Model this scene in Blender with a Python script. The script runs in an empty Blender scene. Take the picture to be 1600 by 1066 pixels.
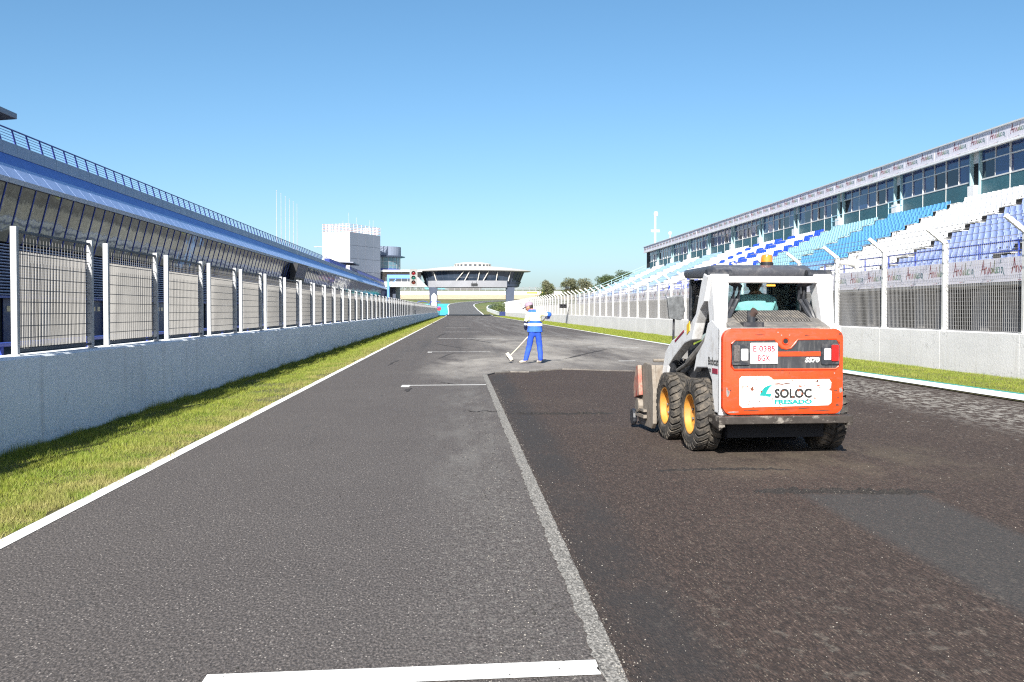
import bpy, bmesh, math, random
import numpy as np
from mathutils import Vector, Matrix, Euler
R = math.radians
rng = np.random.default_rng(7)
random.seed(7)
scene = bpy.context.scene
col = scene.collection

# ------------------------------------------------------------------ camera, sky, sun, exposure
cam_data = bpy.data.cameras.new('camera')
cam = bpy.data.objects.new('camera', cam_data)
col.objects.link(cam)
cam.location = (0, 0, 1.5)
cam.rotation_euler = (R(90) - math.atan(48 / 1720), 0, -math.atan(85 / 1720))
cam_data.sensor_width = 36
cam_data.lens = 36 * 1720 / 1600
cam_data.clip_end = 8000
scene.camera = cam

LIGHT = Vector((0.35, 1.45, -1.0)).normalized()
world = bpy.data.worlds.new('World')
scene.world = world
world.use_nodes = True
wn = world.node_tree.nodes
sky = wn.new('ShaderNodeTexSky')
sky.sky_type = 'NISHITA'
sky.sun_disc = False
sky.sun_elevation = math.asin(-LIGHT.z)
sky.sun_rotation = R(193.6)
sky.altitude = 40
sky.air_density = 0.7
sky.dust_density = 1.2
sky.ozone_density = 2.5
bg = wn['Background']
bg.inputs[1].default_value = 0.066
hsv = wn.new('ShaderNodeHueSaturation')          # the photograph's rich blue, applied to the whole sky alike
hsv.inputs['Hue'].default_value = .489
hsv.inputs['Saturation'].default_value = 1.14
world.node_tree.links.new(sky.outputs[0], hsv.inputs['Color'])
world.node_tree.links.new(hsv.outputs[0], bg.inputs[0])

sun_data = bpy.data.lights.new('sun', 'SUN')
sun_data.energy = 4.6
sun_data.angle = R(0.53)
sun_data.color = (1.0, 0.955, 0.88)
sun = bpy.data.objects.new('sun', sun_data)
sun.rotation_euler = LIGHT.to_track_quat('-Z', 'Y').to_euler()
sun.location = (-30, -60, 60)
col.objects.link(sun)

scene.view_settings.view_transform = 'Standard'
scene.view_settings.look = 'None'
scene.view_settings.gamma = 1
scene.view_settings.use_curve_mapping = False
scene.view_settings.exposure = 1.3
scene.render.engine = 'CYCLES'
scene.cycles.use_denoising = False
scene.cycles.max_bounces = 6
scene.cycles.transparent_max_bounces = 12
scene.render.film_transparent = False
scene.cycles.pixel_filter_type = 'BLACKMAN_HARRIS'
scene.cycles.filter_width = 1.2

# ------------------------------------------------------------------ materials
def _noise(nt, vec, scale, detail=4, rough=.6, mscale=None):
    if mscale is not None:
        mp = nt.nodes.new('ShaderNodeMapping')
        mp.inputs['Scale'].default_value = mscale
        nt.links.new(vec, mp.inputs['Vector'])
        vec = mp.outputs[0]
    n = nt.nodes.new('ShaderNodeTexNoise')
    n.inputs['Scale'].default_value = scale
    n.inputs['Detail'].default_value = detail
    n.inputs['Roughness'].default_value = rough
    nt.links.new(vec, n.inputs['Vector'])
    return n.outputs['Fac']

def _ramp(nt, fac, a, b, lo=0.0, hi=1.0):
    m = nt.nodes.new('ShaderNodeMapRange')
    m.inputs['From Min'].default_value = a
    m.inputs['From Max'].default_value = b
    m.inputs['To Min'].default_value = lo
    m.inputs['To Max'].default_value = hi
    nt.links.new(fac, m.inputs['Value'])
    return m.outputs[0]

def _mix(nt, fac, a, b):
    m = nt.nodes.new('ShaderNodeMix')
    m.data_type = 'RGBA'
    for s, v in ((m.inputs[0], fac), (m.inputs[6], a), (m.inputs[7], b)):
        if hasattr(v, 'is_linked') or hasattr(v, 'links'):
            nt.links.new(v, s)
        elif isinstance(v, (int, float)):
            s.default_value = v
        else:
            s.default_value = (*v, 1)
    return m.outputs[2]

def _math(nt, op, a, b=None):
    m = nt.nodes.new('ShaderNodeMath')
    m.operation = op
    for i, v in enumerate((a, b)):
        if v is None:
            continue
        if isinstance(v, (int, float)):
            m.inputs[i].default_value = v
        else:
            nt.links.new(v, m.inputs[i])
    return m.outputs[0]

def _new(name):
    m = bpy.data.materials.new(name)
    m.use_nodes = True
    nt = m.node_tree
    b = nt.nodes['Principled BSDF']
    pos = nt.nodes.new('ShaderNodeNewGeometry').outputs['Position']
    return m, nt, b, pos

def mat(name, c, rough=.6, metal=0, var=.12, vscale=3, dirt=None, dirt_amt=.5, dscale=(1, 1, 1), dlo=.5, dhi=.7,
        bump=0, bscale=40, spec=.4, emit=0, coat=0):
    """colour with two scales of mottling and an optional dirt colour in stretched patches"""
    m, nt, b, pos = _new(name)
    tc = nt.nodes.new('ShaderNodeTexCoord').outputs['Object']
    n1 = _noise(nt, pos, vscale, 5, .65)
    dark = tuple(x * (1 - var) for x in c)
    lite = tuple(min(1, x * (1 + var * .7)) for x in c)
    cc = _mix(nt, _ramp(nt, n1, .3, .7), dark, lite)
    if dirt is not None:
        n2 = _noise(nt, pos, 1.0, 6, .7, mscale=dscale)
        cc = _mix(nt, _ramp(nt, n2, dlo, dhi, 0, dirt_amt), cc, dirt)
        nt.links.new(_ramp(nt, n2, dlo, dhi, rough, min(1, rough + .25)), b.inputs['Roughness'])
    else:
        nt.links.new(_ramp(nt, n1, .3, .7, max(0.02, rough * .85), min(1, rough * 1.12)), b.inputs['Roughness'])
    nt.links.new(cc, b.inputs['Base Color'])
    b.inputs['Metallic'].default_value = metal
    b.inputs['Specular IOR Level'].default_value = spec
    if coat:
        b.inputs['Coat Weight'].default_value = coat
        b.inputs['Coat Roughness'].default_value = .12
    if emit:
        b.inputs['Emission Color'].default_value = (*c, 1)
        b.inputs['Emission Strength'].default_value = emit
    if bump:
        bp = nt.nodes.new('ShaderNodeBump')
        bp.inputs['Strength'].default_value = bump
        bp.inputs['Distance'].default_value = .02
        nt.links.new(_noise(nt, pos, bscale, 4, .6), bp.inputs['Height'])
        nt.links.new(bp.outputs[0], b.inputs['Normal'])
    return m

def glass(name, tint=(.75, .9, .92), refl=.14, clear=.75):
    m, nt, b, pos = _new(name)
    nt.nodes.remove(b)
    tr = nt.nodes.new('ShaderNodeBsdfTransparent')
    tr.inputs[0].default_value = (*[t * clear for t in tint], 1)
    gl = nt.nodes.new('ShaderNodeBsdfGlossy')
    gl.inputs['Roughness'].default_value = .04
    fr = nt.nodes.new('ShaderNodeLayerWeight')
    fr.inputs[0].default_value = refl
    mx = nt.nodes.new('ShaderNodeMixShader')
    nt.links.new(fr.outputs['Fresnel'], mx.inputs[0])
    nt.links.new(tr.outputs[0], mx.inputs[1])
    nt.links.new(gl.outputs[0], mx.inputs[2])
    nt.links.new(mx.outputs[0], nt.nodes['Material Output'].inputs[0])
    return m

def asphalt(name, base, speck, tint2, patches=None, streak=None, milled=False, speck_hi=.75):
    """base colour, bright stone specks, and stained areas at several scales (all in world metres)"""
    m, nt, b, pos = _new(name)
    g1 = _noise(nt, pos, 80, 3, .75, mscale=(1, .42 if not milled else .16, 1))
    g2 = _noise(nt, pos, 26, 3, .7, mscale=(1, .6, 1))
    big = _noise(nt, pos, .35, 5, .6)
    mid = _noise(nt, pos, 2.1, 5, .65, mscale=(1, .5, 1))
    c = _mix(nt, _ramp(nt, big, .35, .68), base, tint2)
    c = _mix(nt, _ramp(nt, mid, .35, .75, 0, .35), c, tuple(x * .72 for x in base))
    c = _mix(nt, _ramp(nt, g1, .34, .56, .8, 0), c, (.006, .006, .006))
    c = _mix(nt, _ramp(nt, g1, .52, .72, 0, .8), c, tuple(min(1, x * 2.6) for x in base))
    c = _mix(nt, _ramp(nt, g2, .35, .7, 0, .25), c, tuple(min(1, x * 1.7) for x in base))
    vo = nt.nodes.new('ShaderNodeTexVoronoi')
    vo.inputs['Scale'].default_value = 78 if not milled else 95
    vm = nt.nodes.new('ShaderNodeMapping')
    vm.inputs['Scale'].default_value = (1, .5 if not milled else .3, 1)
    nt.links.new(pos, vm.inputs['Vector']); nt.links.new(vm.outputs[0], vo.inputs['Vector'])
    keep = nt.nodes.new('ShaderNodeSeparateColor')
    nt.links.new(vo.outputs['Color'], keep.inputs[0])
    sp = _math(nt, 'MULTIPLY', _ramp(nt, vo.outputs['Distance'], .38, .22), _ramp(nt, keep.outputs[0], speck_hi, speck_hi + .12))
    c = _mix(nt, _math(nt, 'MULTIPLY', sp, .85), c, speck)
    if milled:
        ws = _noise(nt, pos, 9, 3, .6, mscale=(7, 1.4, 1))
        c = _mix(nt, _ramp(nt, ws, .42, .64, 0, .6), c, tuple(x * .5 for x in base))
        dust = _noise(nt, pos, .55, 5, .7, mscale=(1, .55, 1))
        d2 = _noise(nt, pos, 30, 3, .8, mscale=(1, .6, 1))
        c = _mix(nt, _math(nt, 'MULTIPLY', _ramp(nt, dust, .5, .72), _ramp(nt, d2, .5, .62, 0, .4)), c, speck)
    sx = nt.nodes.new('ShaderNodeSeparateXYZ')
    nt.links.new(pos, sx.inputs[0])
    X, Y = sx.outputs[0], sx.outputs[1]
    def band(v, a, b_, soft):
        return _math(nt, 'MULTIPLY', _ramp(nt, v, a - soft, a + soft), _ramp(nt, v, b_ + soft, b_ - soft))
    for (x0, x1, sx_, y0, y1, sy_, colr, amt, nscale, nlo, nhi) in (patches or []):
        k = _math(nt, 'MULTIPLY', band(X, x0, x1, sx_), band(Y, y0, y1, sy_))
        n = _noise(nt, pos, 1, 6, .7, mscale=nscale)
        k = _math(nt, 'MULTIPLY', k, _ramp(nt, n, nlo, nhi, 0, amt))
        c = _mix(nt, k, c, colr)
    nt.links.new(c, b.inputs['Base Color'])
    b.inputs['Roughness'].default_value = .88
    b.inputs['Specular IOR Level'].default_value = .3
    bp = nt.nodes.new('ShaderNodeBump')
    bp.inputs['Strength'].default_value = .6 if not milled else .9
    bp.inputs['Distance'].default_value = .008
    nt.links.new(_math(nt, 'ADD', g1, vo.outputs['Distance']), bp.inputs['Height'])
    nt.links.new(bp.outputs[0], b.inputs['Normal'])
    return m

# ------------------------------------------------------------------ mesh helpers
class MB:
    def __init__(s):
        s.v, s.f, s.m = [], [], []
    def add(s, vs, fs, m=0):
        o = len(s.v)
        s.v.extend([tuple(p) for p in vs])
        for f in fs:
            s.f.append(tuple(i + o for i in f)); s.m.append(m)
        return s
    def box(s, x0, x1, y0, y1, z0, z1, m=0):
        return s.add([(x0, y0, z0), (x1, y0, z0), (x1, y1, z0), (x0, y1, z0), (x0, y0, z1), (x1, y0, z1), (x1, y1, z1), (x0, y1, z1)],
                     [(0, 3, 2, 1), (4, 5, 6, 7), (0, 1, 5, 4), (1, 2, 6, 5), (2, 3, 7, 6), (3, 0, 4, 7)], m)
    def obox(s, c, size, rot=(0, 0, 0), m=0):
        M = Euler(rot).to_matrix(); hx, hy, hz = [d / 2 for d in size]; c = Vector(c)
        vs = [c + M @ Vector(p) for p in ((-hx, -hy, -hz), (hx, -hy, -hz), (hx, hy, -hz), (-hx, hy, -hz), (-hx, -hy, hz), (hx, -hy, hz), (hx, hy, hz), (-hx, hy, hz))]
        return s.add(vs, [(0, 3, 2, 1), (4, 5, 6, 7), (0, 1, 5, 4), (1, 2, 6, 5), (2, 3, 7, 6), (3, 0, 4, 7)], m)
    def quad(s, a, b, c, d, m=0):
        return s.add([a, b, c, d], [(0, 1, 2, 3)], m)
    def prism(s, poly, axis, a, b, m=0):
        """poly: 2D points; axis 0: poly=(y,z) extruded in x; 1: poly=(x,z) in y; 2: poly=(x,y) in z"""
        n = len(poly)
        def P(p, t):
            return (t, p[0], p[1]) if axis == 0 else (p[0], t, p[1]) if axis == 1 else (p[0], p[1], t)
        vs = [P(p, a) for p in poly] + [P(p, b) for p in poly]
        fs = [tuple(range(n))[::-1], tuple(range(n, 2 * n))] + [(i, (i + 1) % n, n + (i + 1) % n, n + i) for i in range(n)]
        return s.add(vs, fs, m)
    def tube(s, pts, r, n=8, m=0, caps=True):
        pts = [Vector(p) for p in pts]
        rs = r if isinstance(r, (list, tuple)) else [r] * len(pts)
        rings = []
        up = Vector((0, 0, 1))
        for i, p in enumerate(pts):
            d = (pts[min(i + 1, len(pts) - 1)] - pts[max(i - 1, 0)]).normalized()
            u = d.cross(up)
            if u.length < 1e-3:
                u = d.cross(Vector((0, 1, 0)))
            u.normalize(); w = d.cross(u)
            rings.append([p + (u * math.cos(t) + w * math.sin(t)) * rs[i] for t in (2 * math.pi * k / n for k in range(n))])
        vs = [v for ring in rings for v in ring]
        fs = []
        for i in range(len(pts) - 1):
            for k in range(n):
                a = i * n + k; b = i * n + (k + 1) % n
                fs.append((a, b, b + n, a + n))
        if caps:
            fs.append(tuple(range(n))[::-1]); fs.append(tuple((len(pts) - 1) * n + k for k in range(n)))
        return s.add(vs, fs, m)
    def lathe(s, prof, n=24, axis=2, c=(0, 0, 0), m=0, sx=1, sy=1):
        """prof: (radius, height) pairs; axis of turning 0/1/2"""
        vs, fs = [], []
        for (r, h) in prof:
            for k in range(n):
                t = 2 * math.pi * k / n
                a, b = r * math.cos(t) * sx, r * math.sin(t) * sy
                p = (a, b, h) if axis == 2 else (h, a, b) if axis == 0 else (b, h, a)
                vs.append((p[0] + c[0], p[1] + c[1], p[2] + c[2]))
        for i in range(len(prof) - 1):
            for k in range(n):
                a = i * n + k; b = i * n + (k + 1) % n
                fs.append((a, b, b + n, a + n))
        return s.add(vs, fs, m)
    def disc(s, c, r, axis=1, n=20, m=0, sx=1):
        vs = []
        for k in range(n):
            t = 2 * math.pi * k / n
            a, b = r * math.cos(t) * sx, r * math.sin(t)
            vs.append((c[0] + a, c[1], c[2] + b) if axis == 1 else (c[0], c[1] + a, c[2] + b) if axis == 0 else (c[0] + a, c[1] + b, c[2]))
        return s.add(vs, [tuple(range(n))], m)
    def mesh(s, name, mats, smooth=False, bevel=0):
        me = bpy.data.meshes.new(name)
        me.from_pydata(s.v, [], s.f)
        for mm in (mats if isinstance(mats, (list, tuple)) else [mats]):
            me.materials.append(mm)
        me.polygons.foreach_set('material_index', s.m)
        bm = bmesh.new(); bm.from_mesh(me)
        if bevel:
            bmesh.ops.bevel(bm, geom=[e for e in bm.edges if len(e.link_faces) == 2 and e.calc_face_angle(0) > .5], offset=bevel, segments=2, affect='EDGES', profile=.6)
        bmesh.ops.recalc_face_normals(bm, faces=bm.faces)
        bm.to_mesh(me); bm.free()
        if smooth:
            me.polygons.foreach_set('use_smooth', [True] * len(me.polygons))
            try:
                me.set_sharp_from_angle(angle=R(35))
            except Exception:
                pass
        me.update()
        return me
    def build(s, name, mats, parent=None, smooth=False, bevel=0, loc=None):
        return link(name, s.mesh(name, mats, smooth, bevel), parent, loc)

def link(name, me, parent=None, loc=None, rot=None, scale=None):
    o = bpy.data.objects.new(name, me)
    col.objects.link(o)
    if parent is not None:
        o.parent = parent
    if loc is not None:
        o.location = loc
    if rot is not None:
        o.rotation_euler = rot
    if scale is not None:
        o.scale = scale
    return o

def tag(o, label=None, cat=None, group=None, kind=None):
    for k, v in (('label', label), ('category', cat), ('group', group), ('kind', kind)):
        if v:
            o[k] = v
    return o

def thing(name, label, cat, loc=(0, 0, 0), rz=0, group=None):
    return tag(link(name, None, None, loc, (0, 0, rz)), label, cat, group)

def text_mesh(txt, size, mats, bold=0, shear=0, width=None, align='CENTER'):
    cu = bpy.data.curves.new('lettering', 'FONT')
    cu.body = txt; cu.size = size; cu.align_x = align; cu.align_y = 'CENTER'
    cu.offset = bold; cu.shear = shear; cu.resolution_u = 3
    ob = bpy.data.objects.new('lettering', cu); col.objects.link(ob)
    dg = bpy.context.evaluated_depsgraph_get(); dg.update()
    me = bpy.data.meshes.new_from_object(ob.evaluated_get(dg))
    bpy.data.objects.remove(ob); bpy.data.curves.remove(cu)
    if width:
        xs = [v.co.x for v in me.vertices]
        k = width / (max(xs) - min(xs)); c = (max(xs) + min(xs)) / 2
        for v in me.vertices:
            v.co.x = (v.co.x - c) * k
    me.materials.clear(); me.materials.append(mats)
    return me

def rrect(x0, x1, z0, z1, r, n=5):
    pts = []
    for cx, cz, a in ((x1 - r, z1 - r, 0), (x0 + r, z1 - r, 90), (x0 + r, z0 + r, 180), (x1 - r, z0 + r, 270)):
        for k in range(n + 1):
            t = R(a + 90 * k / n)
            pts.append((cx + r * math.cos(t), cz + r * math.sin(t)))
    return pts

ORD = 'first second third fourth fifth sixth seventh eighth ninth tenth eleventh twelfth thirteenth fourteenth fifteenth sixteenth seventeenth eighteenth nineteenth twentieth'.split()
ORD += ['twenty-' + w for w in ORD[:9]] + ['thirtieth'] + ['thirty-' + w for w in ORD[:9]] + ['fortieth']

# ------------------------------------------------------------------ common materials
M = {}
M['white'] = mat('white_paint', (.8, .8, .79), .5, var=.05)
M['white_line'] = mat('road_paint', (.74, .74, .72), .75, var=.1, vscale=20, dirt=(.2, .19, .18), dirt_amt=.75, dscale=(30, 18, 1), dlo=.56, dhi=.72)
M['line_worn'] = mat('worn_road_paint', (.66, .66, .64), .8, var=.2, vscale=12, dirt=(.11, .105, .1), dirt_amt=.85, dscale=(7, 4, 1), dlo=.46, dhi=.62)
M['teal_paint'] = mat('teal_paint', (.02, .26, .23), .7, var=.15, vscale=8)
M['galv'] = mat('galvanised_steel', (.38, .39, .4), .55, metal=.35, var=.18, vscale=9)
M['galv_dark'] = mat('dark_wire', (.085, .09, .1), .6, metal=.4, var=.1)
M['fence_wire'] = mat('grey_fence_wire', (.27, .27, .27), .6, var=.1)
M['pale_wire'] = mat('pale_wire', (.24, .235, .225), .6, var=.1)
M['steel_white'] = mat('white_post', (.72, .72, .7), .6, var=.12, vscale=6, dirt=(.3, .27, .22), dirt_amt=.5, dscale=(9, 9, 2))
M['black'] = mat('black_plastic', (.018, .019, .022), .5, var=.2)
M['dark'] = mat('dark_interior', (.012, .013, .017), .8, var=.2)
M['blue_steel'] = mat('blue_painted_steel', (.03, .06, .32), .45, var=.1)
M['navy'] = mat('navy_panel', (.012, .025, .11), .45, var=.15)
M['sky_blue_steel'] = mat('light_blue_steel', (.13, .3, .68), .5, var=.08)
# ------------------------------------------------------------------ terrain, track, verges
PROF = [(-500, 0), (262, 0), (288, 0), (312, .24), (335, -.5), (375, -.25), (450, 1.3), (560, 5.0), (620, 7.2), (655, 8.3), (700, 11.4), (760, 14.5), (810, 16.8), (1000, 18.5), (2000, 22), (6000, 24)]
PX, PZ = np.array([p[0] for p in PROF], float), np.array([p[1] for p in PROF], float)
def H(x, y):
    return float(np.interp(y, PX, PZ))
M['earth'] = mat('dry_grass_ground', (.1, .13, .035), .95, var=.35, vscale=.12, dirt=(.2, .16, .08), dirt_amt=.7, dscale=(.05, .05, .05), dlo=.48, dhi=.62, bump=.4, bscale=3)
xs = np.concatenate([np.linspace(-3000, -160, 9), np.linspace(-150, 260, 42), np.linspace(300, 3000, 9)])
ys = np.concatenate([[-400, -100, 0, 100, 200, 262], np.linspace(270, 840, 58), [1000, 1300, 2000, 3500, 6000]])
vs = [(x, y, H(x, y) - .12) for y in ys for x in xs]
nx = len(xs)
fs = [(j * nx + i, j * nx + i + 1, (j + 1) * nx + i + 1, (j + 1) * nx + i) for j in range(len(ys) - 1) for i in range(nx - 1)]
g = MB(); g.add(vs, fs)
tag(g.build('ground', M['earth'], smooth=True), 'grassy ground rising to a low hill beyond the straight', 'ground', kind='structure')

RIGHT_EDGE = [(-12, 10.3), (4, 9.9), (10, 9.6), (19, 9.37), (25, 9.27), (32, 9.2), (46, 9.13), (292, 9.13)]
def kerb_w(y):
    return float(np.interp(y, [4, 10, 19, 25, 32, 46, 60], [1.0, .85, .64, .48, .34, .18, .14]))
def right_edge(y):
    return float(np.interp(y, [p[0] for p in RIGHT_EDGE], [p[1] for p in RIGHT_EDGE]))

DUST = (.33, .31, .28)
GREYDUST = (.17, .165, .155)
M['asphalt'] = asphalt('track_asphalt', (.082, .073, .069), (.36, .33, .3), (.094, .085, .08), speck_hi=.84, patches=[
    (.9, 9.0, .8, 27.5, 62, 6, DUST, .8, (.5, .09, 1), .36, .62),            # swept dust beyond the milled patch
    (-.6, 2.6, .5, 24.5, 36, 2.5, DUST, .7, (.8, .25, 1), .36, .6),
    (-.25, .65, .25, 9, 27, 2, GREYDUST, .38, (3, .7, 1), .42, .62),         # dusty border of the cut
    (-.15, .62, .2, 4, 12, 3, (.24, .23, .21), .4, (22, 12, 1), .52, .62),
    (2.0, 8.8, 1, 40, 285, 10, (.2, .195, .19), .55, (1.3, .03, 1), .45, .66),
    (-2.2, 1.5, .6, 30, 285, 8, (.045, .045, .047), .6, (1.6, .035, 1), .5, .68),
    (-2.5, 5, .5, 12, 90, 5, (.03, .03, .03), .6, (5, .35, 1), .64, .7),
    (-2.8, .3, .3, 3, 40, 3, (.05, .05, .05), .5, (2.2, .6, 1), .62, .72)])
M['milled'] = asphalt('milled_asphalt', (.054, .038, .031), (.21, .17, .13), (.062, .045, .037), milled=True, speck_hi=.74, patches=[
    (7.2, 9.0, .55, 6, 30, 3, (.26, .245, .22), .95, (9, 3, 1), .49, .55),
    (5.5, 8.6, .6, 8, 29, 3, (.26, .245, .22), .8, (14, 4, 1), .62, .66),  # unplaned crust along the kerb
    (2.85, 3.85, .07, 2.5, 9.0, .06, (.05, .055, .056), .5, (.6, .3, 1), .2, .4),
    (.7, 1.15, .12, 3, 28, 1, (.03, .029, .029), .7, (.8, .4, 1), .3, .5),
    (2.4, 5.2, .4, 9.9, 12.4, .5, (.12, .1, .07), .4, (2.5, 1.2, 1), .4, .62),
    (1.1, 3.2, .4, 3.5, 6.2, .6, (.2, .18, .15), .3, (9, 5, 1), .56, .64)])
M['dust_strip'] = asphalt('concrete_dust', (.19, .183, .168), (.36, .34, .31), (.215, .205, .19), speck_hi=.8)

# outline of the planed area (left edge, ragged far edge), 3 cm below the old surface
far_edge = [(.69, 25.7), (.9, 26.6), (1.3, 27.1), (1.75, 27.0), (2.2, 27.7), (2.7, 28.3), (3.1, 28.1), (3.7, 27.6), (4.4, 27.3), (5.2, 27.6), (6.1, 27.2), (7.0, 27.5), (8.2, 27.1)]
track = MB()
L0 = -2.94
def strip(mb, xa, xb, y0, y1, step, z=0.0, m=0):
    ys_ = list(np.arange(y0, y1, step)) + [y1]
    for a, b in zip(ys_[:-1], ys_[1:]):
        fx = lambda f, y: f(y) if callable(f) else f
        mb.quad((fx(xa, a), a, z), (fx(xb, a), a, z), (fx(xb, b), b, z), (fx(xa, b), b, z), m)
strip(track, L0, .69, -12, 25.7, 5)
track.quad((.69, -12, 0), (.69, 25.7, 0), (.69, 25.7, -.03), (.69, -12, -.03))
pe = [(L0, 25.7)] + far_edge + [(right_edge(27.1), 27.1)]
for a, b in zip(pe[:-1], pe[1:]):
    track.quad((a[0], a[1], 0), (b[0], b[1], 0), (b[0], 34, 0), (a[0], 34, 0))
    if a[0] > 0:
        track.quad((a[0], a[1], -.03), (b[0], b[1], -.03), (b[0], b[1], 0), (a[0], a[1], 0))
strip(track, L0, right_edge, 34, 292, 6)
track_o = tag(track.build('track', M['asphalt']), 'grey asphalt racing straight running to the bridge', 'track', kind='structure')
mil = MB()
ny = 60
strip(mil, .69, right_edge, -12, 28.6, 2, z=-.03)
tag(mil.build('milled_asphalt', M['milled']), 'dark freshly planed asphalt under the loader', 'asphalt', kind='structure')

# grey dusty edge strip with crumbled borders
st = MB()
yy = np.arange(-2, 25.6, .06)
le = .60 + .008 * np.cumsum(rng.normal(0, .25, len(yy))) * .3 + rng.normal(0, .007, len(yy))
re = .688 + rng.normal(0, .006, len(yy))
le = np.clip(le, .57, .625)
for i in range(len(yy) - 1):
    st.quad((le[i], yy[i], .004), (min(re[i], .689), yy[i], .004), (min(re[i + 1], .689), yy[i + 1], .004), (le[i + 1], yy[i + 1], .004))
st.build('dusty_cut_edge', M['dust_strip'], track_o)

# painted lines (sheets 4 mm above the asphalt)
def edge_line(name, f0, f1, y0, y1, m, z=.004, step=2.0):
    b = MB(); strip(b, f0, f1, y0, y1, step, z); return b.build(name, m, track_o)
edge_line('edge_line', -2.985, -2.865, -12, 285, M['white_line'])
edge_line('edge_line', lambda y: right_edge(y) - .02, lambda y: right_edge(y) + kerb_w(y), 4, 285, M['white_line'], .006)
edge_line('kerb_line', lambda y: right_edge(y) + kerb_w(y) + .004, lambda y: right_edge(y) + kerb_w(y) + float(np.interp(y, [10, 20, 30, 60], [.22, .17, .11, .03])), 4, 70, M['teal_paint'], .006)
def grid_line(x0, x1, y, w, m, tilt=.022, serif=0):
    b = MB()
    n = max(2, int((x1 - x0) / .05))
    for i in range(n):
        a, c = x0 + (x1 - x0) * i / n, x0 + (x1 - x0) * (i + 1) / n
        j = [rng.normal(0, .004) for _ in range(2)]
        b.quad((a, y + tilt * (a - x0), .004), (c, y + tilt * (c - x0), .004), (c, y + w + tilt * (c - x0), .004), (a, y + w + tilt * (a - x0), .004))
    if serif:
        b.quad((x0 - .02, y - serif, .0045), (x0 + .14, y - serif, .0045), (x0 + .14, y + w + .02, .0045), (x0 - .02, y + w + .02, .0045))
    return b.build('grid_line', m, track_o)
grid_line(-1.03, .588, 4.35, .19, M['white_line'], tilt=.07)
grid_line(-1.09, .60, 21.95, .12, M['white_line'], serif=.45, tilt=.06)
grid_line(-1.05, 1.2, 39.6, .2, M['line_worn'], serif=.5)
grid_line(-1.0, 2.4, 58.4, .3, M['line_worn'])
grid_line(-1.0, 1.8, 76, .35, M['line_worn'])
for k, y in enumerate((94, 112, 130, 148, 166, 184, 205)):
    grid_line(-1.0, 1.0 + .4 * (k % 3), y, .45, M['line_worn'])
for k, (x, y) in enumerate(((4.6, 50), (4.8, 66), (4.6, 84), (4.7, 103), (4.7, 121), (4.7, 139), (4.7, 158), (4.7, 178))):
    grid_line(x, x + 1.9, y, .25 + .02 * k, M['line_worn'])
grid_line(4.75, 5.25, 32.2, .2, M['white_line'])
grid_line(5.3, 7.3, 44.5, .3, M['line_worn'], tilt=-.3)

# loose chippings along the cut and over the planed surface
def chips(name, n, fx, fy, smin, smax, m, z, label):
    v, f = [], []
    for i in range(n):
        y = fy(); x = fx(y); s = smin + (smax - smin) * rng.random() ** 3
        a = rng.random() * 6.28; o = len(v)
        ca, sa = math.cos(a) * s, math.sin(a) * s
        h = s * (.5 + .5 * rng.random())
        k = .55 + .4 * rng.random()
        v += [(x + ca, y + sa, z), (x - sa * k, y + ca * k, z), (x - ca * .9, y - sa * .9, z), (x + sa * k, y - ca * k, z), (x + ca * .25, y + sa * .1, z + h), (x - ca * .35, y - sa * .3, z + h * .85)]
        f += [(o, o + 1, o + 4), (o + 1, o + 5, o + 4), (o + 1, o + 2, o + 5), (o + 2, o + 3, o + 5), (o + 3, o + 4, o + 5), (o + 3, o, o + 4)]
    b = MB(); b.v, b.f, b.m = v, f, [0] * len(f)
    return tag(b.build(name, m), label, 'gravel', kind='stuff')
M['chip'] = mat('stone_chip', (.27, .25, .22), .9, var=.5, vscale=60)
M['chip_dark'] = mat('bitumen_crumb', (.03, .029, .028), .9, var=.4, vscale=60)
chips('loose_chippings', 2600, lambda y: .66 + abs(rng.normal(0, .05)) if rng.random() < .5 else .2 + rng.normal(.15, .14), lambda: 3.6 + 18 * rng.random() ** 1.7, .0016, .006, M['chip'], .003, 'pale stone chippings strewn along the planed edge')
chips('planed_chippings', 5200, lambda y: .75 + 7.5 * rng.random() ** 1.2, lambda: 3.6 + 23 * rng.random() ** 1.4, .0014, .005, M['chip'], -.03, 'pale chippings scattered over the planed asphalt')
chips('bitumen_crumbs', 700, lambda y: .35 + rng.normal(0, .12) if rng.random() < .75 else -1.5 + 2 * rng.random(), lambda: 3.6 + 13 * rng.random() ** 1.3, .003, .011, M['chip_dark'], .002, 'black bitumen crumbs beside the planed edge')
# low ridges where planing passes stopped
M['ridge'] = asphalt('crumbled_ridge', (.022, .019, .018), (.2, .18, .15), (.03, .027, .024), speck_hi=.85)
rb = MB()
def ridge(x0, x1, y, h, w):
    n = int((x1 - x0) / .03)
    prev = None
    for i in range(n + 1):
        x = x0 + (x1 - x0) * i / n
        yy_ = y + .05 * math.sin(x * 3) + rng.normal(0, .012); hh = h * (.3 + rng.random()) * min(1, 6 * min(i, n - i) / n + .1)
        ww = w * (.5 + rng.random())
        cur = [(x, yy_ - ww, -.031), (x, yy_, -.03 + hh), (x, yy_ + ww, -.031)]
        if prev:
            rb.quad(prev[0], cur[0], cur[1], prev[1]); rb.quad(prev[1], cur[1], cur[2], prev[2])
        prev = cur
ridge(2.5, 4.0, 9.1, .034, .1)
ridge(.72, 2.3, 16.2, .03, .1)
ridge(1.9, 3.2, 10.4, .016, .05)
rb.build('crumbled_ridge', M['ridge'], track_o)
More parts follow.
